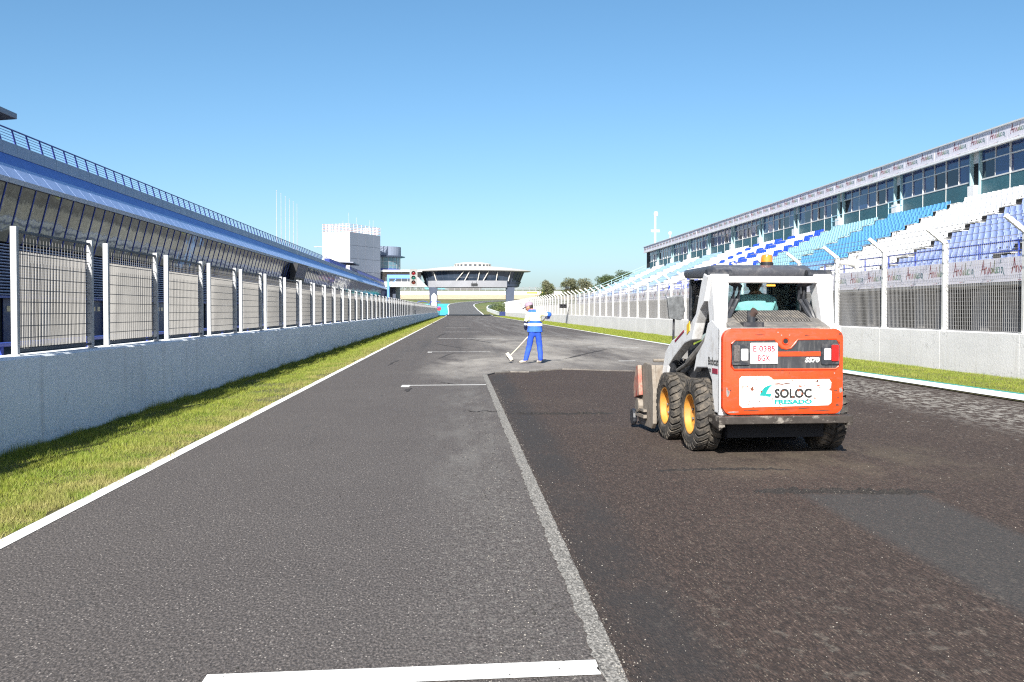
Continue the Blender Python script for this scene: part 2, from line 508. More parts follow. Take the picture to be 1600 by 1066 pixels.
# dark cracks and rubber marks on the old surface
def dark_mark(name, pts, w, m):
    b = MB(); prev = None
    for i, (x, y) in enumerate(pts):
        k = min(1, 3 * min(i, len(pts) - 1 - i) / len(pts) + .12); ww = w * k * (.6 + .8 * rng.random())
        a, c = pts[max(i - 1, 0)], pts[min(i + 1, len(pts) - 1)]
        d = Vector((c[0] - a[0], c[1] - a[1])).normalized(); n_ = Vector((d.y, -d.x)) * ww
        cur = [(x - n_.x, y - n_.y, .0042), (x + n_.x, y + n_.y, .0042)]
        if prev: b.quad(prev[0], prev[1], cur[1], cur[0])
        prev = cur
    return b.build(name, m, track_o)
M['rubber_mark'] = asphalt('rubber_mark', (.04, .037, .036), (.1, .1, .1), (.05, .046, .045), speck_hi=.9)
dark_mark('crack', [(.05 + i * .03, 16.3 + .08 * math.sin(i * .7) + rng.normal(0, .03)) for i in range(22)], .022, M['ridge'])
dark_mark('crack', [(-.35 + i * .03, 22.9 - .06 * i + rng.normal(0, .05)) for i in range(14)], .03, M['ridge'])
for (x, y, L, dx, w) in ((-1.9, 30, 3.2, .12, .035), (-.95, 20.2, 1.1, .04, .045), (-.62, 34, 5, .5, .03), (.5, 42, 8, -1.6, .05), (1.6, 50, 9, -1.2, .06), (3.2, 33.5, 9, 2.6, .08), (-1.2, 60, 12, .4, .07)):
    dark_mark('rubber_mark', [(x + dx * i / 18 + .02 * math.sin(i * .5), y + L * i / 18) for i in range(19)], w, M['rubber_mark'])

# pit lane, service strip behind the right wall
M['pit'] = asphalt('pit_lane_asphalt', (.07, .07, .072), (.3, .3, .3), (.085, .085, .085))
b = MB(); strip(b, -60, -5.05, -20, 292, 20, -.02)
tag(b.build('pit_lane', M['pit']), 'grey pit lane behind the left wall', 'pit lane', kind='structure')
M['concrete'] = mat('concrete', (.33, .32, .3), .9, var=.15, vscale=1.5, dirt=(.16, .15, .14), dirt_amt=.6, dscale=(.8, .8, 2), bump=.2)
b = MB(); strip(b, 12.6, 60, -20, 290, 20, -.02)
tag(b.build('service_path', M['concrete']), 'concrete path under the grandstand behind the right wall', 'path', kind='structure')
# soil under the verges
M['soil'] = mat('verge_soil', (.075, .075, .025), .95, var=.4, vscale=5, dirt=(.15, .12, .06), dirt_amt=.7, dscale=(1.2, .8, 1), dlo=.45, dhi=.65)
b = MB(); strip(b, -4.7, -2.95, -12, 272, 12, -.012)
tag(b.build('left_verge', M['soil']), 'soil of the verge along the pit wall', 'verge', kind='structure')
b = MB(); strip(b, lambda y: right_edge(y) - .05, 12.35, 4, 292, 3, -.012)
tag(b.build('right_verge', M['soil']), 'soil of the verge along the right wall', 'verge', kind='structure')

# grass blades
M['grass'] = None
def grass_mat():
    m, nt, b, pos = _new('grass_blade')
    n = _noise(nt, pos, 1.6, 4, .6)
    n2 = _noise(nt, pos, 22, 2, .5)
    n3 = _noise(nt, pos, .5, 5, .65)
    c = _mix(nt, _ramp(nt, n, .35, .65), (.1, .16, .013), (.19, .225, .024))
    c = _mix(nt, _ramp(nt, n2, .45, .72, 0, .65), c, (.3, .27, .09))
    sx = nt.nodes.new('ShaderNodeSeparateXYZ'); nt.links.new(pos, sx.inputs[0])
    edge = _ramp(nt, sx.outputs[0], -3.75, -3.0, 0, .7)
    right = _ramp(nt, sx.outputs[0], -2.5, -2.4, 1, 0)
    c = _mix(nt, _math(nt, 'MULTIPLY', _math(nt, 'MULTIPLY', edge, right), _ramp(nt, n, .38, .56)), c, (.26, .21, .1))
    c = _mix(nt, _ramp(nt, n3, .58, .75, 0, .6), c, (.3, .25, .1))
    nt.links.new(c, b.inputs['Base Color'])
    b.inputs['Roughness'].default_value = .6
    b.inputs['Specular IOR Level'].default_value = .25
    return m
M['grass'] = grass_mat()
def grass(name, n, fx, fy, label):
    P = np.empty((n, 3)); 
    y = fy(n); x = fx(y, n)
    if name == 'left_grass':            # bare patches and a ragged edge against the paint
        e = -2.97 + .05 * np.sin(y * 2.1) * np.sin(y * .83 + 1) + .03 * np.sin(y * 7.3)
        bare = (np.sin(x * 3.1 + y * .9) + np.sin(y * 2.7 - x * 4.3) + np.sin(y * .37)) > (1.9 - 1.1 * np.clip((x + 3.7) / .7, 0, 1))
        keep = (x < e) & (~bare | (rng.random(n) < .25))
        x, y = x[keep], y[keep]; n = len(x)
    far = np.clip(y / 40, .55, 5)
    hgt = (.03 + .04 * rng.random(n) ** 2) * np.minimum(far, 2.0) ** .35
    w = .0045 * (.7 + .8 * rng.random(n)) * far
    a = rng.random(n) * 6.283
    lean = hgt * (.2 + .9 * rng.random(n))
    la = rng.random(n) * 6.283
    z0 = -.012
    hgt = hgt * (.55 + .9 * (np.sin(x * 5.1 + y * 1.3) * np.sin(y * 2.3 - x * 2) * .5 + .5))
    V = np.empty((n * 3, 3), np.float32)
    V[0::3] = np.stack([x - np.cos(a) * w, y - np.sin(a) * w, np.full(n, z0)], 1)
    V[1::3] = np.stack([x + np.cos(a) * w, y + np.sin(a) * w, np.full(n, z0)], 1)
    V[2::3] = np.stack([x + np.cos(la) * lean, y + np.sin(la) * lean, z0 + hgt], 1)
    me = bpy.data.meshes.new(name)
    me.vertices.add(n * 3); me.vertices.foreach_set('co', V.ravel())
    me.loops.add(n * 3); me.loops.foreach_set('vertex_index', np.arange(n * 3, dtype=np.int32))
    me.polygons.add(n); me.polygons.foreach_set('loop_start', np.arange(0, n * 3, 3, dtype=np.int32))
    me.update(calc_edges=True); me.materials.append(M['grass'])
    return tag(link(name, me), label, 'grass', kind='stuff')
def fy_near(a, b, p):
    return lambda n: a * (b / a) ** (rng.random(n) ** p)
grass('left_grass', 330000, lambda y, n: -4.66 + 1.75 * rng.random(n) ** 1.0 + 0 * y, fy_near(5.0, 270, 1.15), 'short green grass growing along the foot of the pit wall')
wall_tuft = lambda y, n: -4.66 + np.abs(rng.normal(0, .07, n))
grass('left_tufts', 26000, wall_tuft, fy_near(5.0, 200, 1.0), 'taller grass tufts against the pit wall').scale = (1, 1, 2.3)
tuft_c = rng.random((260, 2)) * np.array([1.5, 1]) + np.array([-4.6, 0])
tuft_c[:, 1] = 6 * (60 / 6) ** tuft_c[:, 1]
def tuft_xy(n):
    i = rng.integers(0, len(tuft_c), n)
    return tuft_c[i] + rng.normal(0, .035, (n, 2))
_tp = tuft_xy(9000)
grass('left_weeds', 9000, lambda y, n: _tp[:, 0], lambda n: _tp[:, 1], 'scattered taller weeds in the left verge').scale = (1, 1, 1.9)
re_y = np.vectorize(lambda y: right_edge(y) + kerb_w(y) - .22)
grass('right_grass', 230000, lambda y, n: (re_y(y) + .33) + (12.3 - re_y(y) - .33) * rng.random(n), fy_near(13, 288, 1.0), 'short green grass growing between the right edge line and wall')
# ------------------------------------------------------------------ concrete walls
def wall_mat(name, c, grime):
    m, nt, b, pos = _new(name)
    sx = nt.nodes.new('ShaderNodeSeparateXYZ'); nt.links.new(pos, sx.inputs[0])
    n1 = _noise(nt, pos, .7, 6, .65, mscale=(1, .5, 1.5))
    n2 = _noise(nt, pos, 1.0, 5, .7, mscale=(2, 5, .35))      # runs down the face
    n3 = _noise(nt, pos, 14, 5, .75)
    cc = _mix(nt, _ramp(nt, n1, .35, .7), tuple(x * .86 for x in c), c)
    cc = _mix(nt, _ramp(nt, n2, .55, .7, 0, .35), cc, grime)
    low = _ramp(nt, sx.outputs[2], .3, .02)
    cc = _mix(nt, _math(nt, 'MULTIPLY', low, _ramp(nt, n3, .56, .64, 0, .6)), cc, (.14, .13, .12))   # mud splash at the foot
    pits = _noise(nt, pos, 26, 2, .5)
    cc = _mix(nt, _ramp(nt, pits, .73, .76, 0, .8), cc, (.08, .08, .08))
    cr = nt.nodes.new('ShaderNodeTexVoronoi'); cr.feature = 'DISTANCE_TO_EDGE'; cr.inputs['Scale'].default_value = .55
    wv = nt.nodes.new('ShaderNodeVectorMath'); wv.operation = 'ADD'
    nz = nt.nodes.new('ShaderNodeTexNoise'); nz.inputs['Scale'].default_value = 2.5; nt.links.new(pos, nz.inputs['Vector'])
    nt.links.new(pos, wv.inputs[0]); nt.links.new(nz.outputs['Color'], wv.inputs[1]); nt.links.new(wv.outputs[0], cr.inputs['Vector'])
    cc = _mix(nt, _math(nt, 'MULTIPLY', _ramp(nt, cr.outputs['Distance'], .006, .001), _ramp(nt, n1, .5, .6, 0, .6)), cc, (.12, .11, .1))
    nt.links.new(cc, b.inputs['Base Color']); b.inputs['Roughness'].default_value = .85
    bp = nt.nodes.new('ShaderNodeBump'); bp.inputs['Strength'].default_value = .25; bp.inputs['Distance'].default_value = .02
    nt.links.new(n3, bp.inputs['Height']); nt.links.new(bp.outputs[0], b.inputs['Normal'])
    return m
M['wall_l'] = wall_mat('painted_concrete', (.8, .86, .9), (.4, .4, .39))
M['wall_r'] = wall_mat('weathered_white_concrete', (.88, .87, .85), (.6, .56, .5))

def segment_mesh(name, L, x0, x1, h, m):
    b = MB()
    prof = [(x0, -.1), (x1, -.1), (x1, h - .02), (x1 - .02, h), (x0 + .02, h), (x0, h - .02)]
    b.prism(prof, 1, .006, L - .006)
    return b.mesh(name, m)
wl = thing('pit_wall', 'low painted concrete wall along the left verge, in shade', 'wall', (-4.65, 0, 0))
SEG = segment_mesh('wall_segment', 6.0, -.42, 0, 1.0, M['wall_l'])
for k in range(-2, 45):
    link('wall_segment', SEG, wl, (0, k * 6.0 - 2, 0))
wr = thing('track_wall', 'white weathered concrete wall beneath the right debris fence', 'wall', (12.3, 0, 0))
SEG = segment_mesh('wall_segment', 4.0, 0, .32, .99, M['wall_r'])
for k in range(70):
    link('wall_segment', SEG, wr, (0, 3.54 + k * 4.0, 0))
# blue handrail along the pit side of the left wall
b = MB()
b.tube([(-.62, 0, 1.1), (-.62, 276, 1.1)], .028, 8); b.tube([(-.62, 0, .72), (-.62, 276, .72)], .02, 6)
b.build('handrail', M['blue_steel'], wl)
b = MB(); b.tube([(0, 0, 0), (0, 0, 1.1)], .025, 8); b.box(-.03, .2, -.03, .03, .93, .98)
HP = b.mesh('handrail_post', M['blue_steel'])
for k in range(92):
    link('handrail_post', HP, wl, (-.62, 1 + k * 3.0, 0))

# ------------------------------------------------------------------ mesh panels on the pit wall
def grid_wires(b, y0, y1, z0, z1, dy, dz, r, x=0, rz=None, mv=0, mh=0):
    rz = rz or r
    for y in np.arange(y0, y1 + 1e-4, dy):
        b.add([(x - r, y - r, z0), (x + r, y - r, z0), (x + r, y + r, z0), (x - r, y + r, z0), (x - r, y - r, z1), (x + r, y - r, z1), (x + r, y + r, z1), (x - r, y + r, z1)], [(0, 1, 5, 4), (1, 2, 6, 5), (2, 3, 7, 6), (3, 0, 4, 7)], mv)
    for z in np.arange(z0, z1 + 1e-4, dz):
        b.add([(x - rz + .006, y0, z - rz), (x + rz + .006, y0, z - rz), (x + rz + .006, y0, z + rz), (x - rz + .006, y0, z + rz), (x - rz + .006, y1, z - rz), (x + rz + .006, y1, z - rz), (x + rz + .006, y1, z + rz), (x - rz + .006, y1, z + rz)], [(0, 1, 5, 4), (1, 2, 6, 5), (2, 3, 7, 6), (3, 0, 4, 7)], mh)
b = MB(); b.box(-.035, .035, -.035, .035, .0, 1.42)
b.box(-.07, .07, -.06, .06, 0, .015)
POST = b.mesh('post', M['galv'], bevel=.006)
b = MB(); grid_wires(b, .05, 2.44, .06, 1.36, .1, .133, .0022, rz=.0045, mv=1)
WIRE = b.mesh('wire_mesh', [M['galv_dark'], mat('mid_wire', (.15, .15, .15), .6)])
b = MB(); 
for y_ in np.arange(.22, 2.44, .05):
    b.box(-.050, -.039, y_ - .004, y_ + .004, .08, 1.16)
BARS = b.mesh('bar_infill', M['pale_wire'])
b = MB(); b.box(-.016, .016, .03, 2.46, .04, .07)
RAIL = b.mesh('frame_rail', M['galv_dark'])
for k in range(-2, 81):
    y = 12.34 + 3.15 * k
    if k < 0:
        lab = 'wire mesh panel on the pit wall just before the leftmost one in the photo'
    elif k < 40:
        lab = f'{ORD[k]} wire mesh panel from the left edge on the pit wall'
    else:
        lab = 'small distant wire mesh panel towards the far end of the pit wall'
    t = thing('fence_panel', lab, 'fence panel', (-4.85, y, 1.0), 0, 'mesh panels along the pit wall')
    link('post', POST, t); link('post', POST, t, (0, 2.49, 0))
    link('wire_mesh', WIRE, t); link('bar_infill', BARS, t); link('frame_rail', RAIL, t); link('frame_rail', RAIL, t, (0, 0, 1.315))

# ------------------------------------------------------------------ debris fence on the right wall
fr = thing('debris_fence', 'tall white debris fence with cranked posts on the right wall', 'fence', (12.42, 23.54, .99))
b = MB()
b.box(-.06, .06, -.012, .012, 0, 2.23); b.box(-.06, -.048, -.055, .055, 0, 2.22); b.box(.048, .06, -.055, .055, 0, 2.22)
b.box(-.11, .11, -.1, .1, 0, .02)
FPOST = b.mesh('post', M['steel_white'])
b = MB()
b.add([(-.055, -.05, 2.2), (.055, -.05, 2.24), (.055, .05, 2.24), (-.055, .05, 2.2), (-.5, -.05, 2.55), (-.44, -.05, 2.62), (-.44, .05, 2.62), (-.5, .05, 2.55)],
      [(0, 3, 2, 1), (4, 5, 6, 7), (0, 1, 5, 4), (1, 2, 6, 5), (2, 3, 7, 6), (3, 0, 4, 7)])
ARM = b.mesh('cranked_arm', M['steel_white'])
b = MB(); grid_wires(b, .06, 3.94, .03, 1.30, .095, .1, .0034, mv=0); grid_wires(b, .06, 3.94, 1.30, 2.2, .095, .15, .0026, mv=0)
for z in (.02, 1.1, 2.2):
    b.tube([(0.01, 0, z), (0.01, 4, z)], .008, 5, caps=False)
for q in (.18, .36, .5):
    b.tube([(-q * .9, 0, 2.2 + q * .72), (-q * .9, 4, 2.2 + q * .72)], .007, 5, caps=False)
FMESH = b.mesh('wire_mesh', M['fence_wire'])
for k in range(-4, 66):
    p = link('post', FPOST, fr, (0, 4.0 * k, 0)); link('cranked_arm', ARM, p)
    link('wire_mesh', FMESH, fr, (0, 4.0 * k, 0))
# loudspeaker horn
M['horn'] = mat('white_horn', (.78, .77, .74), .5, var=.05)
t = thing('horn_loudspeaker', 'white horn loudspeaker clamped to a fence post above the loader', 'loudspeaker', (12.42, 35.54, 3.02), R(-35))
b = MB(); b.lathe([(.03, -.18), (.06, -.16), (.065, -.02), (.07, .02), (.1, .15), (.16, .28), (.25, .38), (.255, .4), (.235, .385), (.15, .27), (.08, .12), (.03, .05)], 20, axis=0, c=(.25, 0, .02))
b.build('horn', M['horn'], t, smooth=True)
b = MB(); b.box(.06, .14, -.03, .03, -.12, .02); b.tube([(.1, 0, -.1), (.0, 0, -.1)], .02); b.build('bracket', M['galv'], t)
# signal on a leaning pole
t = thing('marshal_signal', 'black signal box on a dark leaning pole beside the right wall', 'signal', (12.1, 122, 0))
b = MB(); b.tube([(0, 0, 0), (.18, 0, 1.4), (.3, 0, 2.0), (.62, 0, 2.7)], [.05, .045, .035, .03], 8); b.build('pole', M['galv_dark'], t)
b = MB(); b.box(-.78, .02, -.08, .08, 1.75, 2.2); b.build('signal_box', M['black'], t, bevel=.02)
for x in (-.56, -.2):
    b = MB(); b.lathe([(.15, -.03), (.15, -.12), (.13, -.12), (.12, -.02), (0, -.015)], 14, axis=1, c=(x, -.08, 1.97)); b.build('signal_lens', M['dark'], t)

# ------------------------------------------------------------------ pit building
M['roof_blue'] = mat('blue_metal_roof', (.42, .54, .82), .38, metal=.55, var=.06, vscale=.6, spec=.6)
M['roof_dark'] = mat('deep_blue_metal', (.1, .2, .58), .4, metal=.4, var=.06, vscale=.8, spec=.6)
M['parapet'] = mat('blue_grey_panel', (.25, .31, .43), .5, metal=.1, var=.08, vscale=.9)
M['fascia'] = mat('grey_blue_fascia', (.42, .45, .52), .5, metal=.1, var=.08)
M['louver'] = mat('louver_metal', (.4, .44, .58), .5, metal=.1, var=.06)
def mirror_glass(name, c, rough=.05, metal=.75):
    m, nt, b, pos = _new(name)
    n = _noise(nt, pos, .35, 3, .6)
    cc = _mix(nt, _ramp(nt, n, .35, .65), tuple(x * .7 for x in c), c)
    nt.links.new(cc, b.inputs['Base Color'])
    b.inputs['Metallic'].default_value = metal; b.inputs['Roughness'].default_value = rough
    bp = nt.nodes.new('ShaderNodeBump'); bp.inputs['Strength'].default_value = .25; bp.inputs['Distance'].default_value = .05
    nt.links.new(_noise(nt, pos, .9, 2, .4), bp.inputs['Height']); nt.links.new(bp.outputs[0], b.inputs['Normal'])
    return m
M['pit_glass'] = mirror_glass('mirror_glazing', (.24, .27, .24), .05, .85)
PW = 1.52
N0, N1 = -8, 176                      # pane range along the building
pb = thing('pit_building', 'long blue metal pit building with slanted mirror windows', 'building', (0, 14, 0))
Y0, Y1 = N0 * PW, N1 * PW
b = MB(); b.prism([(-18.75, -.1), (-18.75, 4.2), (-17.85, 6.3), (-17.85, 6.6), (-18.8, 7.85), (-18.8, 8.38), (-34, 8.38), (-34, -.1)], 1, Y0, Y1)
b.build('core', M['dark'], pb)
def slab(poly, m, name):
    b = MB(); b.prism(poly, 1, .012, PW - .012); return b.mesh(name, m)
PANE = slab([(-18.32, 4.28), (-17.72, 6.52), (-17.76, 6.53), (-18.36, 4.29)], M['pit_glass'], 'window_pane')
MULL = MB(); MULL.prism([(-18.3, 4.24), (-17.68, 6.55), (-17.74, 6.57), (-18.4, 4.26)], 1, -.028, .028); MULL = MULL.mesh('mullion', M['blue_steel'])
FASC = slab([(-17.62, 6.54), (-17.58, 6.74), (-17.9, 6.74), (-17.9, 6.54)], M['fascia'], 'fascia_panel')
RPAN = slab([(-17.6, 6.745), (-18.15, 7.41), (-18.2, 7.41), (-17.68, 6.745)], M['roof_blue'], 'roof_panel')
RPAD = slab([(-18.152, 7.412), (-18.5, 7.93), (-18.56, 7.93), (-18.21, 7.412)], M['roof_dark'], 'upper_roof_panel')
PARA = slab([(-18.48, 7.935), (-18.48, 8.44), (-18.6, 8.44), (-18.6, 7.935)], M['parapet'], 'parapet_panel')
RLP = MB(); RLP.prism([(-18.5, 8.44), (-18.66, 9.06), (-18.72, 9.06), (-18.58, 8.44)], 1, -.03, .03); RLP = RLP.mesh('railing_post', M['blue_steel'])
for k in range(N0, N1):
    y = k * PW
    for nm, me in (('window_pane', PANE), ('mullion', MULL), ('fascia_panel', FASC), ('roof_panel', RPAN), ('upper_roof_panel', RPAD), ('parapet_panel', PARA), ('railing_post', RLP)):
        if nm in ('window_pane', 'mullion') and 69 <= k <= 72 and nm == 'window_pane':
            continue
        link(nm, me, pb, (0, y, 0))
b = MB(); b.tube([(-18.69, Y0, 9.07), (-18.69, Y1, 9.07)], .035, 8)
for q in (.2, .4, .6, .8):
    b.tube([(-18.54 - .16 * q, Y0, 8.44 + .62 * q), (-18.54 - .16 * q, Y1, 8.44 + .62 * q)], .012, 5)
b.build('railing', M['blue_steel'], pb)
b = MB()
for i in range(17):
    z = 2.12 + i * .127
    b.add([(-18.5, 0, z), (-18.42, 0, z + .03), (-18.42, 0, z + .05), (-18.56, 0, z + .09), (-18.5, PW * 6 - .05, z), (-18.42, PW * 6 - .05, z + .03), (-18.42, PW * 6 - .05, z + .05), (-18.56, PW * 6 - .05, z + .09)],
          [(0, 1, 5, 4), (1, 2, 6, 5), (2, 3, 7, 6), (0, 3, 2, 1), (4, 5, 6, 7)])
LOUV = tag_me = b.mesh('louver_panel', M['louver'])
b = MB(); b.box(-18.6, -18.4, 0, PW * 6, 2.0, 2.1); BEAM = b.mesh('door_beam', M['blue_steel'])
b = MB(); b.box(-18.62, -18.46, -.4, .4, 0, 2.0); PIL = b.mesh('pillar', M['parapet'])
b = MB(); b.box(-18.72, -18.68, 0, 3.6, 0, 2.0); GD = b.mesh('garage_door', M['navy'])
b = MB()
for q in range(4):
    b.box(-18.676, -18.672, .35 + q * .8, .8 + q * .8, 1.45, 1.68)
DW = b.mesh('door_lights', M['pit_glass'])
for k in range(N0 // 6 - 1, N1 // 6 + 1):
    y = k * 6 * PW
    if y < Y0 - .1 or y + 6 * PW > Y1 + .1:
        continue
    link('louver_panel', LOUV, pb, (0, y, 0)); link('door_beam', BEAM, pb, (0, y, 0)); link('pillar', PIL, pb, (0, y, 0))
    for q in (0, 1):
        if (k * 2 + q) % 5 != 3:
            d = link('garage_door', GD, pb, (0, y + .55 + q * 4.4, 0)); link('door_lights', DW, d)
# teal boards low on the far half, screen box in the glazing
M['teal_board'] = mat('teal_board', (.04, .34, .47), .6, var=.3, vscale=.5, dirt=(.08, .5, .4), dirt_amt=.8, dscale=(.1, .08, .2))
b = MB(); b.prism([(-18.2, 2.1), (-18.1, 4.1), (-18.2, 4.1), (-18.3, 2.1)], 1, 165, Y1 - 1); b.build('advertising_board', M['teal_board'], pb)
t = thing('hanging_screen', 'black screen box hung under the pit building roof', 'screen', (-17.55, 118.5, 4.4))
b = MB(); b.add([(-.35, 0, .05), (.05, 0, .05), (.62, 0, 2.1), (-.2, 0, 2.1), (-.35, 7.6, .05), (.05, 7.6, .05), (.62, 7.6, 2.1), (-.2, 7.6, 2.1)], [(0, 1, 2, 3), (7, 6, 5, 4), (1, 5, 6, 2), (0, 4, 5, 1), (3, 2, 6, 7), (0, 3, 7, 4)])
b.build('housing', M['black'], t)
b = MB(); b.quad((.075, .3, .15), (.075, 7.3, .15), (.6, 7.3, 2.0), (.6, .3, 2.0)); b.build('screen_face', M['navy'], t)
# canopy slab on the roof at the near end
M['canopy'] = mat('grey_canopy', (.2, .22, .28), .5, var=.1)
t = thing('roof_canopy', 'dark flat canopy slab on the pit roof at the left edge', 'canopy', (-20.5, 38, 8.38))
b = MB(); b.prism([(-1.6, 1.28), (1.2, 1.5), (1.2, 1.75), (-1.6, 1.53)], 1, -8, 11.6); b.build('slab', M['canopy'], t, bevel=.03)
b = MB()
for y in (-6, 0, 6, 10):
    b = MB(); b.tube([(-.6, y, 0), (-.6, y, 1.4)], .06); b.build('support_post', M['blue_steel'], t)
t = thing('roof_sunshade', 'small dark sunshade with blue panels near the far end of the pit roof', 'canopy', (-19.6, 193, 8.38))
b = MB(); b.prism([(-1.5, 1.5), (1.5, 1.35), (1.5, 1.55), (-1.5, 1.7)], 1, 0, 12); b.build('slab', M['canopy'], t)
b = MB()
for y in (1, 11):
    b.tube([(0, y, 0), (0, y, 1.45)], .06)
b.box(-.4, .4, -26, -2, 0, .9); b.build('blue_base', M['blue_steel'], t)
# flag poles behind the building
M['pole'] = mat('grey_pole', (.35, .37, .4), .5, var=.1)
for k in range(6):
    t = thing('flagpole', f'{"first second third fourth fifth sixth".split()[k]} bare flagpole from the left above the pit building', 'flagpole', (-25, 154.2 + k * 3.9, 0), 0, 'flagpoles behind the pit building')
    b = MB(); b.tube([(0, 0, 0), (0, 0, 6), (0, 0, 18)], [.09, .075, .03], 8); b.build('mast', M['pole'], t)
    b = MB(); b.lathe([(0, 18.12), (.06, 18.06), (.06, 18.0), (0, 17.98)], 8); b.build('cap', M['pole'], t)

# ------------------------------------------------------------------ start signal on a blue gantry
t = thing('traffic_light', 'grey three lamp traffic light on a blue cantilever pole by the pit exit', 'traffic light', (-7.5, 120, 0))
b = MB(); b.tube([(0, 0, 0), (0, 0, 5.3)], .14, 10); b.build('pole', M['sky_blue_steel'], t)
b = MB(); b.box(-.12, 2.4, -.12, .12, 4.95, 5.35); b.tube([(0, 0, 3.9), (.9, 0, 4.95)], .05); b.build('arm', M['sky_blue_steel'], t)
M['sig_grey'] = mat('signal_grey', (.24, .24, .235), .5, var=.08)
b = MB(); b.prism(rrect(2.32, 3.16, 4.1, 5.95, .08), 1, -.2, .1); h = b.build('housing', M['sig_grey'], t)
M['lens_red'] = mat('red_lens', (.16, .006, .01), .25, var=.1); M['lens_green'] = mat('green_lens', (.01, .09, .075), .25, var=.1); M['lens_dark'] = mat('amber_lens', (.09, .02, .012), .25, var=.1)
for z, mm in ((5.52, 'lens_red'), (5.02, 'lens_green'), (4.52, 'lens_dark')):
    b = MB(); b.lathe([(.2, -.215), (.14, -.24), (0, -.255)], 18, axis=1, c=(2.74, 0, z)); ln = b.build('lens', M[mm], h, smooth=True)
    b = MB()
    for q in range(14):
        a0, a1 = R(-20 + 220 * q / 14), R(-20 + 220 * (q + 1) / 14)
        p = lambda a, y, r: (2.74 + r * math.cos(a), y, z + r * math.sin(a))
        b.quad(p(a0, -.2, .22), p(a1, -.2, .22), p(a1, -.42, .22), p(a0, -.42, .22)); b.quad(p(a0, -.2, .23), p(a1, -.2, .23), p(a1, -.42, .23), p(a0, -.42, .23)); b.quad(p(a0, -.42, .22), p(a1, -.42, .22), p(a1, -.42, .23), p(a0, -.42, .23))
    b.build('hood', M['black'], h)
# ------------------------------------------------------------------ grandstand
M['stand_conc'] = mat('stand_concrete', (.55, .55, .53), .9, var=.12, vscale=1.2, dirt=(.3, .29, .27), dirt_amt=.5, dscale=(.6, .6, 1))
M['teal_wall'] = mat('teal_spandrel', (.035, .115, .145), .5, var=.12, vscale=.8, dirt=(.06, .12, .15), dirt_amt=.5, dscale=(.5, .5, 1))
M['teal_jamb'] = mat('pale_teal_frame', (.27, .42, .46), .5, var=.08)
M['white_frame'] = mat('white_window_frame', (.62, .63, .62), .5, var=.06)
M['stand_glass'] = mat('navy_glazing', (.026, .058, .18), .05, var=.35, vscale=.25, spec=.4)
M['banner'] = mat('banner_vinyl', (.66, .65, .72), .7, var=.05, vscale=1)
M['under'] = mat('underside_wall', (.22, .215, .21), .9, var=.2, vscale=.7, dirt=(.15, .12, .1), dirt_amt=.6, dscale=(.5, .25, .8))
gs = thing('grandstand', 'long grandstand with coloured plastic seats and glazed suites above the right wall', 'grandstand', (0, 0, 0))
GY0, GY1 = 8.0, 133.5
BAY = 8.6
doors = [47.9 + BAY * k for k in range(-4, 10)]
doors = [d for d in doors if GY0 + 2 < d < GY1 - 1]
NR = 12
poly = [(14.6, 2.2), (14.6, 2.45)]
for i in range(NR):
    poly += [(14.6 + .64 * i, 2.45 + .308 * i), (14.6 + .64 * (i + 1), 2.45 + .308 * i)]
poly += [(22.9, 2.45 + .308 * 11), (22.9, 4.2), (16.8, 2.2)]
dd = [poly[0]]
for p in poly[1:]:
    if p != dd[-1]:
        dd.append(p)
b = MB(); b.prism(dd, 1, GY0, GY1); b.build('terrace', M['stand_conc'], gs)
b = MB(); b.box(16.9, 17.2, GY0, GY1, -.1, 2.3); b.build('back_wall', M['under'], gs)
b = MB(); b.box(-.2, .2, -.25, .25, -.1, 2.25); COLM = b.mesh('column', M['under'])
for y in np.arange(GY0 + 1, GY1, 4.3):
    link('column', COLM, gs, (15.1, y, 0))
b = MB(); b.box(-.05, .05, 0, 2.9, .0, 1.5); UP = b.mesh('under_panel', mat('grey_board', (.34, .34, .36), .8, var=.12, vscale=1))
for k, y in enumerate(np.arange(GY0 + 1.5, GY1 - 4, 4.3)):
    if k % 7 != 3:
        link('under_panel', UP, gs, (16.2, y, .62))

# seats: one moulded shell facing the track
def seat_verts():
    b = MB()
    ys_ = [-.182, -.12, 0, .12, .182]
    dx = [-.035, -.005, 0, -.005, -.035]
    def row(x, z, k=1):
        return [(x + dx[i] * k, ys_[i], z + (abs(dx[i]) * .4)) for i in range(5)]
    rows = [row(-.16, .2, .3), row(-.14, .235, .3), row(.05, .2, .5), row(.13, .25), row(.165, .44), row(.185, .575, .8), row(.205, .57, .8), row(.19, .43), row(.15, .2), row(.0, .16, .3)]
    vs = [p for r in rows for p in r]
    fs = []
    n = len(rows)
    for j in range(n):
        for i in range(4):
            a, c = j * 5, ((j + 1) % n) * 5
            fs.append((a + i, a + i + 1, c + i + 1, c + i))
    fs.append(tuple(j * 5 for j in range(n))); fs.append(tuple(j * 5 + 4 for j in reversed(range(n))))
    b.add(vs, fs)
    b.add([(-.02, -.05, 0), (.1, -.05, 0), (.1, .05, 0), (-.02, .05, 0), (-.02, -.05, .18), (.1, -.05, .18), (.1, .05, .18), (-.02, .05, .18)], [(0, 1, 5, 4), (1, 2, 6, 5), (2, 3, 7, 6), (3, 0, 4, 7)])
    b.add([(.098, -.055, .29), (.098, .055, .29), (.106, .055, .335), (.106, -.055, .335)], [(0, 1, 2, 3)], 1)   # hand slot in the back
    return b
SB = seat_verts()
SC = dict(periwinkle=(.27, .34, .6), white=(.8, .8, .8), sky=(.1, .31, .55), aqua=(.27, .47, .54), royal=(.02, .08, .62), pale=(.28, .42, .58))
for k_, c_ in SC.items():
    M['seat_' + k_] = mat('seat_' + k_, c_, .42, var=.1, vscale=2.5, spec=.5)
snames = list(SC)
smats = [M['seat_' + k] for k in snames]
SEATM = {}
